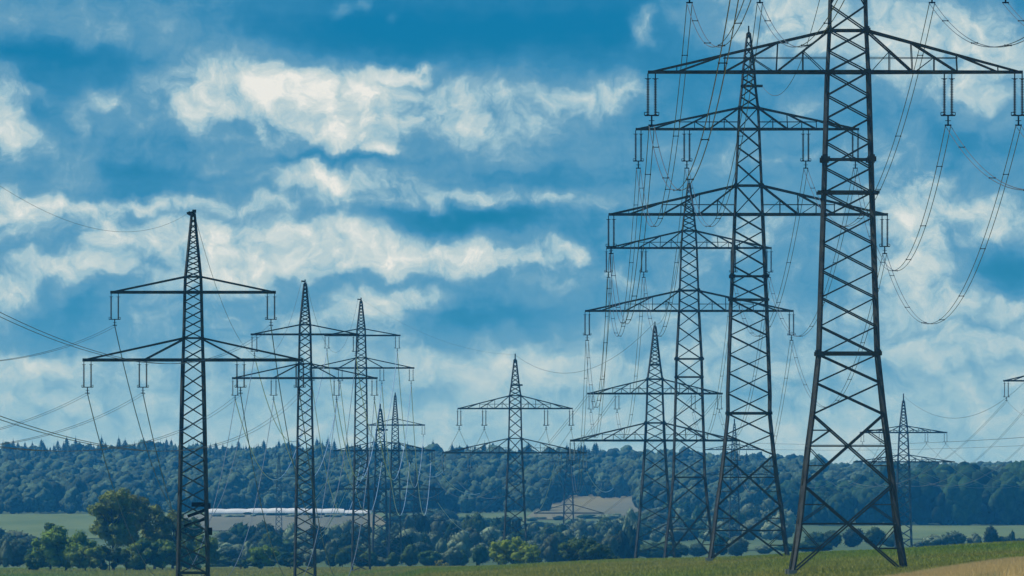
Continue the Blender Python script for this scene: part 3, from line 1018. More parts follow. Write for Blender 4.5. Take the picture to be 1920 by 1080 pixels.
# left row
nl = ['upper left', 'upper right', 'lower outer left', 'lower inner left', 'lower inner right', 'lower outer right']
for i in range(6):
    cable('cable from %s insulator of the nearest left pylon to the second one' % nl[i], d1[i], d2[i], 21.5, twin=0, r=.042, m=WIRE_M)
    cable('cable from %s insulator of the second left pylon to the third one' % nl[i], d2[i], d3[i], 14.5, twin=0, r=.055, m=WIRE_L)
    cable('cable from %s insulator of the third left pylon to the smallest one' % nl[i], d3[i], d4[i], 19.0, twin=0, r=.06, m=WIRE_L)
    a = d1[i]; b = Vector((a.x, 120, a.z + .5))
    cable('twin cable from %s insulator of the nearest left pylon past the left edge' % nl[i], a, b, 7.6 if i < 2 else 6.6, twin=.4, r=.016)
# earth wires
cable('thin earth wire from the tip of the nearest left pylon past the left frame edge', at(351, 401, 1000), Vector((-29.2, 300, 24.4)), 7.5, 0, .011)
cable('thin earth wire from the nearest left pylon tip to the second left pylon tip', at(364, 400, 1000), at(565, 528, 1550), 12, 0, .02)
cable('thin earth wire from the second left pylon tip to the third left pylon tip', at(574, 528, 1550), at(671, 561, 2050), 10, 0, .022)
cable('thin earth wire from the third left pylon tip to the mid picture pylon', at(679, 562, 2050), at(966, 665, 2300), 2.4, 0, .013)
cable('thin earth wire from the second right pylon platform towards the largest pylon', at(1430, 162, 1176), Vector((27, 860, 52)), 8, 0, .03)
cable('thin earth wire from the fourth right pylon tip to the pylon in mid picture', at(1226, 606, 1950), at(968, 667, 2300), 6, 0, .035)
cable('thin earth wire from the third right pylon tip to the tip of the fourth', at(1291, 345, 1576), at(1228, 606, 1950), 6, 0, .03)
cable('thin wire sagging from the tip of the small far right pylon to the frame edge', at(1694, 742, 3000), at(2010, 608, 2300), 12, 0, .045)
# the fourth right pylon to the one in mid picture and beyond
n5 = ['upper outer left', 'upper inner left', 'upper inner right', 'upper outer right']
for i in range(4):
    a = c4[i]
    cable('dark cable slanting from %s string of fourth right pylon leftwards' % n5[i], at([1101, 1155, 1300, 1350][i], 742, 1950), at([830, 905, 1000, 1060][i], 1000, 3400), 4, .5, .035)
for i in range(4):
    cable('thin cable from %s insulator of mid picture pylon sagging rightwards' % n5[i], c5[i], at([1001, 1038, 1095, 1129][i], 905, 3300), 9, 0, .04)
    cable('thin cable from %s insulator of the mid picture pylon sagging leftwards' % n5[i], c5[i], at([640, 690, 760, 800][i] + 60, 905, 3300), 9, 0, .04)
# wires at the far right
n7 = ['first', 'second', 'third']
q7 = [c7[0], at(1934, 752, 2300), at(1990, 752, 2300)]
lab7 = ['first of the three slanting dark cables, from the arm end at the right edge',
        'middle of the three slanting dark cables at the right frame edge',
        'last of the three slanting dark cables at the right frame edge']
for i in range(3):
    cable(lab7[i], q7[i], at([1560, 1640, 1700][i] + 40, 905, 3300), 7, .4, .035)
cable('cable from the arm end at the right frame edge leaving to the right', c7[0], at(2010, 800, 2000), 2, 0, .035)
cable('upper of two nearly level cables crossing the sky at the far right', at(1400, 830, 3400), at(2020, 812, 2700), 1.5, .5, .04)
cable('lower of two nearly level cables crossing the sky at the far right', at(1300, 838, 3600), at(2020, 830, 2900), 1.5, 0, .04)
for i, (xa, xb) in enumerate(((1617, 1500), (1651, 1560), (1737, 1590), (1773, 1640))):
    cable('faint cable from %s insulator of the small far right pylon sagging left' % ['leftmost', 'second', 'third', 'rightmost'][i], c6[i], at(xb, 905, 4200), 6, 0, .045)
    cable('faint cable from %s insulator of the small far right pylon sagging right' % ['leftmost', 'second', 'third', 'rightmost'][i], c6[i], at(xb + 330, 905, 4200), 6, 0, .045)
# sunlit cables against the hill, valley line beyond the thick pylon
vl = [((629, 869), (560, 955)), ((668, 869), (600, 1000)), ((770, 869), (835, 880)), ((812, 869), (900, 925)), ((820, 941), (905, 1000)), ((1100, 884), (1150, 915)), ((633, 941), (590, 1012)), ((1040, 870), (1005, 960))]
vn_ = ['left end of the thick pylon upper arm', 'inner left of the thick pylon upper arm', 'inner right of the thick pylon upper arm', 'right end of the thick pylon upper arm',
       'right end of the thick pylon lower arm', 'left end of the mid picture lower arm string', 'left end of the thick pylon lower arm', 'top arm of the pylon before the clearing']
for (pa, pb), nm in zip(vl, vn_):
    cable('pale sunlit cable dropping from the %s' % nm, at(pa[0], pa[1], 2950), at(pb[0], pb[1], 3350), 3.0, 0, .09, m=WIRE_L)

# ------------------------------------------------------------------ polytunnels
tw_ = 0
x = 386
k5 = 4985 / F
PB = None
while x < 690:
    wpx = random.uniform(34, 46); hpx = (12 if x < 560 else 12 - (x - 560) / 130 * 5) + random.uniform(-1, 1)
    wpx = min(wpx, 694 - x)
    if wpx < 12: break
    W = wpx * k5; Hh = hpx * k5; Lg = 45
    V = []; Fc = []
    seg, st = 12, 7
    for i in range(st):
        u = i / (st - 1)
        hh = Hh * (1 - .10 * (2 * u - 1) ** 2)
        for q in range(seg + 1):
            a = math.pi * q / seg
            V.append(((u - .5) * W * 1.01, -math.cos(a) * 4.6 + 4.6, math.sin(a) * hh - .2))
    for i in range(st - 1):
        for q in range(seg):
            n0 = i * (seg + 1) + q
            Fc.append((n0, n0 + seg + 1, n0 + seg + 2, n0 + 1))
    Fc += [tuple(range(seg + 1)), tuple(range((st - 1) * (seg + 1) + seg, (st - 1) * (seg + 1) - 1, -1))]
    me = bpy.data.meshes.new('cover'); me.from_pydata(V, [], Fc); me.update(); me.materials.append(PLAST)
    X0 = pxm(x + wpx / 2, 4985)
    root = empty('polytunnel', (X0, 4985, h1(X0, 4985)))
    nt_ = globals().get('nt_', -1) + 1
    tag(root, '%s white film polytunnel from the left in the low row below the hill' % ['first', 'second', 'third', 'fourth', 'fifth', 'sixth', 'seventh', 'eighth', 'ninth', 'tenth'][nt_], 'polytunnel', 'polytunnels in a row below the hill')
    link('cover', me, root)
    mb = MB()
    mb.bar((-W / 2, -.06, .25), (W / 2, -.06, .25), .10)
    for q in (-.5, -.25, 0, .25, .5): mb.bar((q * W, -.05, 0), (q * W, -.05, .6), .08)
    mb.build('end_frame', GALV, root)
    x += wpx * .98

# ------------------------------------------------------------------ trees
def rand_dirs(n):
    v = rng.normal(0, 1, (n, 3))
    return v / np.linalg.norm(v, axis=1)[:, None]


def leaf_cloud(centres, radii, per, size, flat=.8, up=.15):
    """leaf clumps: small faces spread over and in each clump"""
    Vs = []
    for c, r in zip(centres, radii):
        n = max(6, int(per * (r ** 2)))
        d = rand_dirs(n)
        d[:, 2] += up
        rad = r * rng.uniform(.55, 1.08, n) ** .7
        p = c + d * rad[:, None] * np.array([1, 1, flat])
        nrm = d + rng.normal(0, .30, (n, 3))
        nrm /= np.linalg.norm(nrm, axis=1)[:, None]
        ref = rand_dirs(n)
        t1 = np.cross(nrm, ref); t1 /= np.linalg.norm(t1, axis=1)[:, None]
        t2 = np.cross(nrm, t1)
        s = size * rng.uniform(.6, 1.4, n)[:, None]
        q = np.stack([p - t1 * s, p + t2 * s * .8, p + t1 * s, p - t2 * s * .8], 1)
        Vs.append(q)
    V = np.concatenate(Vs).reshape(-1, 3)
    return V, np.arange(len(V)).reshape(-1, 4)


def ico(sub):
    import bmesh
    bm = bmesh.new(); bmesh.ops.create_icosphere(bm, subdivisions=sub, radius=1.0)
    V = np.array([v.co[:] for v in bm.verts]); Fc = np.array([[v.index for v in f.verts] for f in bm.faces]); bm.free()
    return V, Fc
ICO = ico(2)


def crown_centres(n, w, h, z0, shape='round', rmin=.12, rmax=.22):
    out = []; rad = []
    while len(out) < n:
        d = rand_dirs(1)[0] * rng.uniform(.25, 1) ** .5
        if shape == 'round':
            p = np.array([d[0] * w / 2 * .80, d[1] * w / 2 * .80, z0 + h / 2 + d[2] * h / 2 * .82])
        elif shape == 'wide':
            p = np.array([d[0] * w / 2 * .85, d[1] * w / 2 * .85, z0 + h * .45 + d[2] * h * .42 * (1 - .25 * abs(d[0]))])
        else:
            t = rng.uniform(0, 1)
            rr = (1 - t) ** .8 * .5 + .08
            a = rng.uniform(0, 6.28)
            p = np.array([math.cos(a) * w * rr * .8, math.sin(a) * w * rr * .8, z0 + t * h * .95])
        out.append(p); rad.append(rng.uniform(rmin, rmax) * min(w, h) * (1 if shape != 'cone' else .6))
    return np.array(out), np.array(rad)


def trunk_mb(h, r, limbs, w, z0, seed):
    r_ = random.Random(seed)
    mb = MB()
    bend = r_.uniform(-.06, .06) * h
    pts = [Vector((bend * (t ** 2), 0, t * h * .8)) for t in (0, .25, .5, .75, 1)]
    mb.tube([pts[0] - Vector((0, 0, .6))] + pts, [r * 1.3, r * 1.15, r, r * .75, r * .5, r * .2], 6)
    for i in range(limbs):
        t = r_.uniform(.25, .8)
        a = r_.uniform(0, 6.28)
        s = Vector((bend * t * t, 0, t * h * .8))
        e = s + Vector((math.cos(a) * w * .33, math.sin(a) * w * .33, h * r_.uniform(.10, .28)))
        mid = s.lerp(e, .5) + Vector((0, 0, -.03 * h))
        mb.tube([s, mid, e], [r * .45, r * .3, r * .1], 5)
    return mb


def tree_mesh(w, h, z0, n, per, size, fol, shape='round', seed=1, rmin=.12, rmax=.22, flat=.8):
    c, r = crown_centres(n, w, h - z0, z0, shape, rmin, rmax)
    V, Fc = leaf_cloud(c, r, per, size, flat)
    V0, F0 = ICO
    Vs, Fs, off = [V], [np.concatenate([Fc[:, [0, 1, 2]], Fc[:, [0, 2, 3]]])], len(V)
    r_ = np.random.default_rng(seed)
    for cc, rr in zip(c, r):          # the dense inside of every clump
        P = V0 * (1 + r_.normal(0, .12, (len(V0), 1))) * rr * (.55 if fol is FOL_OLIVE else .78) * np.array([1, 1, flat]) + cc
        Vs.append(P); Fs.append(F0 + off); off += len(P)
    return mesh_np('crown', np.concatenate(Vs), np.concatenate(Fs), fol)


def tree(px, D, wpx, hpx, fol, label, name='leafy_tree', cat='tree', group=None, shape='round', z0=.18, n=42, per=60, size=.22, seed=1, limbs=7, sink=0.0, flat=.8, rmin=.12, rmax=.22):
    k = D / F
    w, h = wpx * k, hpx * k
    X0 = pxm(px, D)
    root = empty(name, (X0, D, h1(X0, D) - sink))
    root.rotation_euler.z = 0
    tag(root, label, cat, group)
    link('crown', tree_mesh(w, h, z0 * h, n, per, size, fol, shape, seed, rmin, rmax, flat), root)
    t = trunk_mb(h, max(.12, h * .02), limbs, w, z0 * h, seed)
    t.build('trunk', BARK, root)
    return root


def tree_y(px, ytop, D):
    """pixel height of a tree standing at px,D whose top is seen at ytop"""
    return (HY - h1(pxm(px, D), D) * F / D) - ytop


LT = 'broadleaf trees round the foot of the nearest left pylon'
D_ = 2330
def T(px, ytop, w, fol, label, D=D_, **kw):
    return tree(px, D, w, tree_y(px, ytop, D), fol, label, **kw)
T(213, 905, 96, FOL_OLIVE, 'tall airy olive tree, left half of the tallest pair beside the nearest left pylon', group=LT, z0=.20, n=60, per=80, size=.26, seed=3, limbs=12, rmin=.09, rmax=.17)
T(252, 910, 80, FOL_OLIVE, 'tall airy olive tree, right half of the tallest pair beside the nearest left pylon', D=2350, group=LT, z0=.16, n=60, per=80, size=.26, seed=4, limbs=12, rmin=.09, rmax=.18)
T(290, 936, 66, FOL_OLIVE, 'slimmer olive tree between the tallest pair and the nearest left pylon', D=2360, group=LT, z0=.14, n=36, per=75, size=.25, seed=5, limbs=9, rmin=.11, rmax=.2)
T(324, 938, 62, FOL_OLIVE, 'thin tree directly behind the left leg of the nearest left pylon', D=2360, group=LT, z0=.10, n=36, per=75, size=.25, seed=6, limbs=9, rmin=.11, rmax=.2)
T(356, 962, 62, FOL_DEC, 'dark tree seen through the lattice of the nearest left pylon', D=2370, group=LT, z0=.15, n=30, per=50, size=.25, seed=7, limbs=6)
T(388, 994, 56, FOL_MID, 'rounded green tree just right of the foot of the nearest left pylon', D=2340, group=LT, z0=.08, n=26, per=55, size=.24, seed=8)
T(124, 982, 146, FOL_MID, 'broad dark green bushy tree with bright clumps at the lower left', D=2300, group=LT, z0=.04, n=60, per=55, size=.24, seed=9, shape='wide')
T(95, 974, 34, FOL_DEC, 'narrow pointed dark tree rising behind the broad bushy one at lower left', D=2360, group=LT, z0=.1, n=24, per=55, size=.24, seed=10, shape='cone', rmin=.3, rmax=.45)
T(160, 1012, 76, FOL_MID, 'low bright bush at the right flank of the broad bushy tree', D=2285, group=LT, z0=.02, n=36, per=55, size=.22, seed=11, shape='wide')
bush_l = [(205, 1014, 74, 'low dark bush under the left of the tall airy pair'), (238, 1010, 70, 'green bush at the trunk foot of the tall airy pair'),
          (272, 1004, 74, 'mid green bush between the tall pair and the nearest left pylon'), (305, 1010, 66, 'bush touching the left leg of the nearest left pylon'),
          (340, 1006, 62, 'bush inside the lattice foot of the nearest left pylon'), (372, 1028, 44, 'small bush behind the right leg of the nearest left pylon'),
          (68, 1030, 50, 'small dark bush at the left foot of the broad bushy tree')]
for q, (px, yt, w, lb) in enumerate(bush_l):
    T(px, yt, w, (FOL_DEC, FOL_MID)[q % 2], lb, D=2290 + q * 6, name='bush', cat='bush', group=LT, z0=0, n=24, per=55, size=.22, seed=20 + q, shape='wide', limbs=3)
T(490, 1018, 74, FOL_MID, 'round bright green bush standing alone left of the second left pylon', D=2330, name='bush', cat='bush', z0=0.02, n=34, per=60, size=.22, seed=31)
T(452, 1048, 40, FOL_DEC, 'small low bush just left of the lone round bright bush', D=2330, name='bush', cat='bush', z0=0, n=14, per=55, size=.22, seed=32, limbs=2)
T(545, 1046, 46, FOL_DEC, 'small dark bush at the foot of the second left pylon', D=2330, name='bush', cat='bush', z0=0, n=16, per=55, size=.22, seed=33, limbs=2)
T(962, 1004, 122, FOL_BRIGHT, 'bright yellow green bushy tree below the mid picture pylon', D=2180, z0=.03, n=46, per=60, size=.2, seed=34, shape='wide')
T(1000, 1030, 46, FOL_BRIGHT, 'small green bush at the right edge of the yellow green tree', D=2170, name='bush', cat='bush', z0=.0, n=16, per=60, size=.2, seed=35, shape='wide', limbs=3)
T(1094, 1003, 124, FOL_DEC, 'dark round bushy tree on the field edge right of mid picture', D=2180, z0=.03, n=52, per=62, size=.2, seed=36, shape='wide')
T(1140, 1034, 46, FOL_DEC, 'low dark bush at the right foot of the dark round tree', D=2175, name='bush', cat='bush', z0=0, n=16, per=60, size=.2, seed=37, shape='wide', limbs=3)
T(828, 1046, 40, FOL_YEL, 'small yellow flowering bush on the field edge left of mid picture', D=2250, name='bush', cat='bush', z0=0, n=14, per=60, size=.2, seed=38, shape='wide', limbs=3)

def lumpy_crown(w, h, n, seed, fol):
    r_ = np.random.default_rng(seed)
    Vs, Fs, off = [], [], 0
    for q in range(n):
        d = r_.normal(0, 1, 3); d /= np.linalg.norm(d)
        if q == 0: c = np.array([0, 0, h * .5]); rad = w * .34
        else:
            c = np.array([d[0] * w * .30, d[1] * w * .30, h * .52 + d[2] * h * .28]); rad = w * r_.uniform(.13, .24)
        V, Fc = ICO
        nz = 1 + .16 * np.sin(V @ r_.normal(0, 5, 3) + r_.uniform(0, 6)) + .12 * np.sin(V @ r_.normal(0, 9, 3)) + r_.normal(0, .10, len(V))
        P = V * nz[:, None] * rad * np.array([1, 1, 1.0 if q else h / w * 1.15]) + c
        Vs.append(P); Fs.append(Fc + off); off += len(V)
    return mesh_np('crown', np.concatenate(Vs), np.concatenate(Fs), fol, smooth=True)


# valley trees: shared meshes, each tree a thing of its own
def leafy_lumps(w, h, seed, fol):
    me1 = lumpy_crown(w * .92, h * .94, 18, seed, fol)
    V1 = np.zeros(len(me1.vertices) * 3); me1.vertices.foreach_get('co', V1); V1 = V1.reshape(-1, 3)
    pick = rng.integers(0, len(V1), 3600)
    c = V1[pick]; d = c - np.array([0, 0, h * .5]); d /= np.linalg.norm(d, axis=1)[:, None] + 1e-6
    nrm = d + rng.normal(0, .35, d.shape); nrm /= np.linalg.norm(nrm, axis=1)[:, None]
    t1 = np.cross(nrm, rand_dirs(len(c))); t1 /= np.linalg.norm(t1, axis=1)[:, None]
    t2 = np.cross(nrm, t1); sz = .20 * rng.uniform(.6, 1.4, len(c))[:, None]
    c = c + d * rng.uniform(-.1, .55, len(c))[:, None]
    q = np.stack([c - t1 * sz, c + t2 * sz, c + t1 * sz, c - t2 * sz], 1).reshape(-1, 3)
    F1 = np.array([p.vertices[:] for p in me1.polygons])
    n = len(V1)
    base = n + np.arange(len(c))[:, None] * 4
    tri = np.concatenate([base + np.array([[0, 1, 2]]), base + np.array([[0, 2, 3]])])
    return mesh_np('crown', np.concatenate([V1, q]), np.concatenate([F1, tri]), fol, smooth=True)


def proto_set(fols, cnt, w, h, n, per, size, shape='round', z0=.06):
    out = []
    for i in range(cnt):
        sh = shape if shape != 'mixed' else ('round', 'wide')[i % 2]
        me = leafy_lumps(w, h, 200 + i, fols[i % len(fols)])
        tk = trunk_mb(h, h * .02, 4, w, z0 * h, 100 + i).build('trunk', BARK)
        tm = tk.data
        bpy.data.objects.remove(tk)
        out.append((me, tm))
    return out


VT = proto_set([FOL_VAL, FOL_FAR, FOL_VAL, FOL_DEC, FOL_WOOD], 10, 10, 10, 44, 26, .34, 'mixed', .03)
VGL = 'hazy trees filling the valley between meadow and hill'


def valley_tree(px, D, wpx, ytop, label, group, name='leafy_tree'):
    k = D / F
    X0 = pxm(px, D)
    hp = max(7, tree_y(px, ytop, D))
    me, tm = random.choice(VT)
    root = empty(name, (X0, D, h1(X0, D) - .2))
    root.scale = (wpx * k / 10, wpx * k / 10, hp * k / 10)
    root.rotation_euler.z = random.uniform(0, 6.28)
    tag(root, label, 'tree', group)
    a = bpy.data.objects.new('crown', me); C.objects.link(a); a.parent = root
    b = bpy.data.objects.new('trunk', tm); C.objects.link(b); b.parent = root


# outline of the valley wood: (x, top row) nearer and farther belts
LM = [(-20, 'the left frame edge'), (95, 'the narrow pointed tree'), (362, 'the nearest left pylon'), (430, 'the white polytunnels'), (490, 'the lone round bush'),
      (523, 'the faint slim pylon'), (572, 'the second left pylon'), (625, 'the wide arm end'), (677, 'the third left pylon'), (713, 'the thick low pylon'), (741, 'the smallest left pylon'),
      (780, 'the three armed pylon'), (828, 'the yellow bush'), (900, 'the yellow green tree'), (966, 'the mid picture pylon'), (1020, 'the small green bush'), (1066, 'the clearing pylon'),
      (1092, 'the dark round tree'), (1140, 'the dark low bush'), (1190, 'the left leg of the fourth right pylon'), (1228, 'the fourth right pylon'), (1292, 'the third right pylon'),
      (1340, 'the left leg of the second right pylon'), (1377, 'the faint framed pylon'), (1404, 'the second right pylon'), (1470, 'the right leg of the second right pylon'),
      (1500, 'the left leg of the largest pylon'), (1590, 'the largest pylon'), (1694, 'the small far right pylon')]
ROWN = ['back', 'third', 'second', 'front']
USED = set()


def belt_label(px, row, rows, wpx, what):
    lx, nm = min(LM, key=lambda q: abs(q[0] - px))
    side = 'left of' if px < lx - 4 else ('right of' if px > lx + 4 else 'behind')
    rn = {1: ['only'], 2: ['back', 'front'], 3: ['back', 'middle', 'front'], 4: ['back', 'third', 'second', 'front']}[rows][row]
    for adj in ('', 'broader ' if wpx > 38 else 'narrower ', 'next ', 'further '):
        lb = '%s%s in the %s row, %s %s' % (adj, what, rn, side, nm)
        if rows == 1: lb = '%s%s, %s %s' % (adj, what, side, nm)
        if lb not in USED: break
    USED.add(lb)
    return ' '.join(lb.split()[:16])


def belt(x0, x1, step, tops, D0, D1, w0, w1, label, group, rows=1, drop=16):
    xs, ts = zip(*tops)
    for r in range(rows):
        x = x0 + random.uniform(0, step)
        while x < x1:
            D = D1 + (D0 - D1) * (r / max(1, rows - 1) if rows > 1 else random.random()) + random.uniform(-40, 40)
            yt = float(np.interp(x, xs, ts)) + drop * r + random.uniform(-10, 12)
            ww = random.uniform(w0 * .8, w1 * 1.25)
            valley_tree(x, D, ww, yt, belt_label(x, r, rows, ww, label), group)
            x += step * random.uniform(.55, 1.45)


belt(390, 930, 27, [(390, 1005), (440, 985), (500, 980), (560, 985), (620, 975), (700, 978), (760, 968), (850, 960), (930, 970)], 2700, 3500, 30, 50,
     'hazy valley tree', 'valley wood behind the left row', rows=4, drop=19)
belt(930, 1200, 25, [(930, 965), (1000, 985), (1050, 965), (1130, 975), (1170, 955), (1200, 945)], 2800, 3600, 30, 46,
     'hazy mid valley tree', 'valley wood in mid picture', rows=3, drop=18)
belt(720, 1200, 24, [(720, 962), (850, 955), (960, 975), (1090, 972), (1200, 955)], 4200, 4700, 30, 46, 'hazy wood edge tree', 'wood edge below the hill', rows=3, drop=9)
belt(1190, 1480, 26, [(1190, 955), (1260, 938), (1380, 930), (1480, 925)], 3950, 4600, 30, 48,
     'far hazy tree', 'wood behind the right row', rows=4, drop=14)
belt(1200, 1560, 40, [(1200, 1014), (1300, 1004), (1400, 1008), (1560, 1006)], 3000, 3200, 30, 74,
     'low hazy tree on the meadow strip', 'low trees behind the right row', rows=1)
belt(-20, 75, 26, [(-20, 990), (30, 985), (75, 1000)], 2700, 3300, 40, 60, 'grey blue hazy tree', 'trees at the lower left edge', rows=2, drop=20)
RB = [(1750, 1000, 52, 'broad hazy bush, leftmost of the row on the pale field at right'), (1785, 990, 62, 'broad hazy bush second in the row on the pale field at right'),
      (1827, 996, 32, 'narrow hazy tree third in the row on the pale field at right'), (1857, 982, 32, 'tallest hazy tree in the row on the pale field at right'),
      (1885, 1000, 34, 'low hazy tree right of the tallest one on the pale field'), (1898, 992, 16, 'slim hazy tree near the right frame edge on the pale field'),
      (1915, 1004, 30, 'hazy bush cut by the right frame edge on the pale field'), (1728, 1012, 36, 'low dark bush beside the small far right pylon foot')]
for (px, yt, w, lb) in RB:
    valley_tree(px, 3150, w, yt, lb, 'hazy trees in a row on the right')
for px, nth in ((1530, 'first'), (1560, 'second'), (1600, 'third'), (1640, 'fourth'), (1672, 'fifth')):
    valley_tree(px, 3300, 44, 985 + random.uniform(-4, 10), '%s hazy tree from the left inside the lattice foot of the largest pylon' % nth, 'trees behind the foot of the largest pylon')
# hedge under the tunnels
belt(392, 700, 17, [(392, 974), (700, 973)], 4900, 4930, 16, 26, 'small hedge bush below the tunnels', 'hedge below the polytunnels', rows=1)

# ------------------------------------------------------------------ woods on the hills: instanced crowns in one mass each
hid = bpy.data.collections.new('tree_kinds')       # source meshes only, not in the scene
def src(name, me):
    o = bpy.data.objects.new(name, me); hid.objects.link(o); return o
FK = [src('crown_kind', lumpy_crown(9.5, 10, 15, 50 + i, FOL_FAR)) for i in range(6)]
NK = [src('crown_kind', lumpy_crown(9.5, 10, 15, 70 + i, FOL_WOOD)) for i in range(6)]
CK = []
for i in range(3):
    V = []
    rr_ = random.Random(i)
    for lv in range(15):
        t = lv / 15
        rad = 2.9 * (1 - t) ** .85 + .2
        z = 1.5 + t * 14
        nb_ = 11
        for b in range(nb_):
            a = 2 * math.pi * (b + rr_.random()) / nb_
            a2 = a + .5
            rl = rad * rr_.uniform(.7, 1.1)
            V += [(0, 0, z + 1.0), (math.cos(a) * rl, math.sin(a) * rl, z - .5), (math.cos(a2) * rl, math.sin(a2) * rl, z - .6)]
    V += [(0.15, 0, 14), (-.15, .1, 14), (0, 0, 17.3)]
    CK.append(src('spruce_kind', mesh_np('spruce_kind', V, np.arange(len(V)).reshape(-1, 3), FOL_CON)))


def wood(name, label, pts, scl, kinds, seed):
    """one mass of trees: points with scale, crowns instanced by geometry nodes"""
    me = bpy.data.meshes.new(name)
    me.vertices.add(len(pts))
    me.vertices.foreach_set('co', np.asarray(pts, dtype=np.float32).ravel())
    at_ = me.attributes.new('tree_scale', 'FLOAT_VECTOR', 'POINT')
    at_.data.foreach_set('vector', np.asarray(scl, dtype=np.float32).ravel())
    ak = me.attributes.new('tree_turn', 'FLOAT_VECTOR', 'POINT')
    tr = np.zeros((len(pts), 3), dtype=np.float32); tr[:, 2] = rng.uniform(0, 6.28, len(pts))
    ak.data.foreach_set('vector', tr.ravel())
    col = bpy.data.collections.new(name + '_kinds')
    for o in kinds: col.objects.link(o)
    o = link(name, me)
    tag(o, label, 'wood', kind='stuff')
    ng = bpy.data.node_groups.new(name, 'GeometryNodeTree')
    ng.interface.new_socket('Geometry', in_out='INPUT', socket_type='NodeSocketGeometry')
    ng.interface.new_socket('Geometry', in_out='OUTPUT', socket_type='NodeSocketGeometry')
    n, l = ng.nodes, ng.links
    gi = n.new('NodeGroupInput'); go = n.new('NodeGroupOutput')
    m2p = n.new('GeometryNodeMeshToPoints')
    ci = n.new('GeometryNodeCollectionInfo')
    ci.inputs['Collection'].default_value = col
    ci.inputs['Separate Children'].default_value = True
    ci.inputs['Reset Children'].default_value = True
    iop = n.new('GeometryNodeInstanceOnPoints')
    iop.inputs['Pick Instance'].default_value = True
    rv = n.new('FunctionNodeRandomValue'); rv.data_type = 'INT'
    rv.inputs[4].default_value = 0; rv.inputs[5].default_value = len(kinds) - 1
    rv.inputs['Seed'].default_value = seed
    na = n.new('GeometryNodeInputNamedAttribute'); na.data_type = 'FLOAT_VECTOR'; na.inputs[0].default_value = 'tree_scale'
    nb_ = n.new('GeometryNodeInputNamedAttribute'); nb_.data_type = 'FLOAT_VECTOR'; nb_.inputs[0].default_value = 'tree_turn'
    l.new(gi.outputs[0], m2p.inputs[0])
    l.new(m2p.outputs[0], iop.inputs['Points'])
    l.new(ci.outputs[0], iop.inputs['Instance'])
    l.new(rv.outputs[2], iop.inputs['Instance Index'])
    l.new(nb_.outputs['Attribute'], iop.inputs['Rotation'])
    l.new(na.outputs['Attribute'], iop.inputs['Scale'])
    l.new(iop.outputs[0], go.inputs[0])
    md = o.modifiers.new('trees', 'NODES'); md.node_group = ng
    return o


def scatter(D0, D1, px0, px1, spacing, ok=None):
    P = []
    D = D0
    while D < D1:
        a, b = pxm(px0, D), pxm(px1, D)
        n = int((b - a) / spacing)
        xs = a + (np.arange(n) + rng.uniform(-.45, .45, n)) * spacing
        dd = D + rng.uniform(-.6, .6, n) * spacing * 2.2
        P.append(np.stack([xs, dd], -1))
        D += spacing * 2.2
    P = np.concatenate(P)
    if ok is not None:
        px = 960 + P[:, 0] * F / P[:, 1]
        P = P[ok(px, P[:, 1])]
    z = H(P[:, 0], P[:, 1])
    return np.column_stack([P, z - .6])


def not_field(px, D):
    f1 = (px > 340) & (px < 715) & (D < 5055)
    f2 = (px > 1000 + (D - 4780) * .075 + 14 * np.sin(D / 60.0)) & (px < 1205 - 12 * np.sin(D / 45.0)) & (D < 5520 + 50 * np.sin(px / 17.0))
    f3 = (px < 400) & (D < 5020)
    f4 = (px >= 715) & (px < 1100) & (D < 5000)
    return ~(f1 | f2 | f3 | f4)


pts = scatter(4900, 7250, -700, 1560, 7.8, not_field)
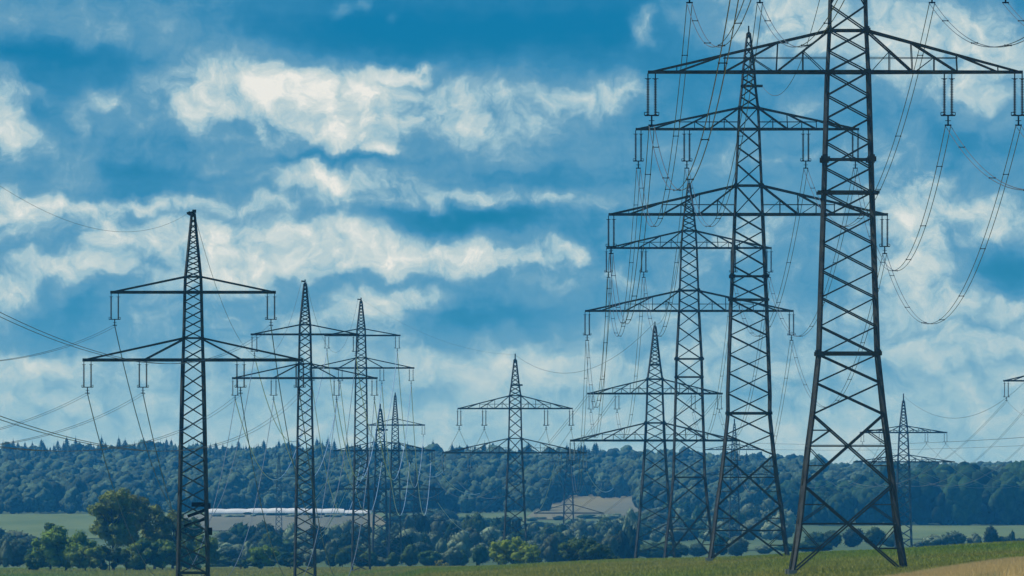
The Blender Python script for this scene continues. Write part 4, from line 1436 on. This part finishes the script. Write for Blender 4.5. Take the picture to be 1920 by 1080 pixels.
# spruces crown the ridge, broadleaf trees clothe the slope
pxs = 960 + pts[:, 0] * F / pts[:, 1]
rid = sine2(pxs / 60.0, pts[:, 1] / 300.0, 31)
con = pts[:, 1] + rid * 260 > np.where(pxs < 640, 6350, np.where(pxs < 1150, 6550, 7400))
con &= (rng.uniform(0, 1, len(pts)) < .70)
con |= (rng.uniform(0, 1, len(pts)) < .03)
dec = pts[~con]; cn = pts[con]
s_ = rng.uniform(.5, 1.3, len(dec)) ** 1.1
wood('broadleaf_wood', 'blue hazy broadleaf wood covering the long hillside behind the pylons', dec, np.stack([s_ * 1.1, s_ * 1.1, s_ * rng.uniform(1.0, 1.35, len(dec))], -1), FK, 1)
s_ = rng.uniform(.35, 1.25, len(cn)) ** 1.3 * (1 + .45 * sine2(cn[:, 0] / 9.0, cn[:, 1] / 60.0, 77))
wood('spruce_wood', 'dark spruce wood with pointed tops along the ridge line', cn, np.stack([s_ * 1.5, s_ * 1.5, s_ * .82], -1), CK, 2)
pts = scatter(5250, 7250, 1560, 2900, 8.0)
s_ = rng.uniform(.5, 1.2, len(pts))
wood('ridge_wood', 'blue hazy wood on the far ridge behind the largest pylon', pts, np.stack([s_ * 1.2, s_ * 1.2, s_ * 1.1], -1), FK, 3)
pts = scatter(4640, 4960, 1440, 2900, 8.4, lambda px, D: px > 1440 + (D - 4640) * .12)
s_ = rng.uniform(.8, 1.5, len(pts)) * np.clip((pts[:, 0] - 90) / 60, 1.0, 1.45)
wood('near_wood', 'darker green wood standing above the pale field on the right', pts, np.stack([s_, s_, s_ * 1.2], -1), NK, 4)

# ------------------------------------------------------------------ haze
hz = MB()
hz.box((0, 4400, 18), (6400, 10000, 104))
hm = bpy.data.materials.new('haze air')
hm.use_nodes = True
hn = hm.node_tree.nodes
hn.remove(hn['Principled BSDF'])
pv = hn.new('ShaderNodeVolumePrincipled')
pv.inputs['Color'].default_value = (.05, .42, 1.0, 1)
pv.inputs['Absorption Color'].default_value = (.62, .80, 1.0, 1)
pv.inputs['Density'].default_value = 5.5e-5
pv.inputs['Anisotropy'].default_value = 0.1
hm.node_tree.links.new(pv.outputs[0], hn['Material Output'].inputs['Volume'])
ho = hz.build('haze', hm)
tag(ho, 'thin blue summer haze lying over the whole valley', 'haze', kind='stuff')
try:
    hm.cycles.homogeneous_volume = True
except Exception:
    pass
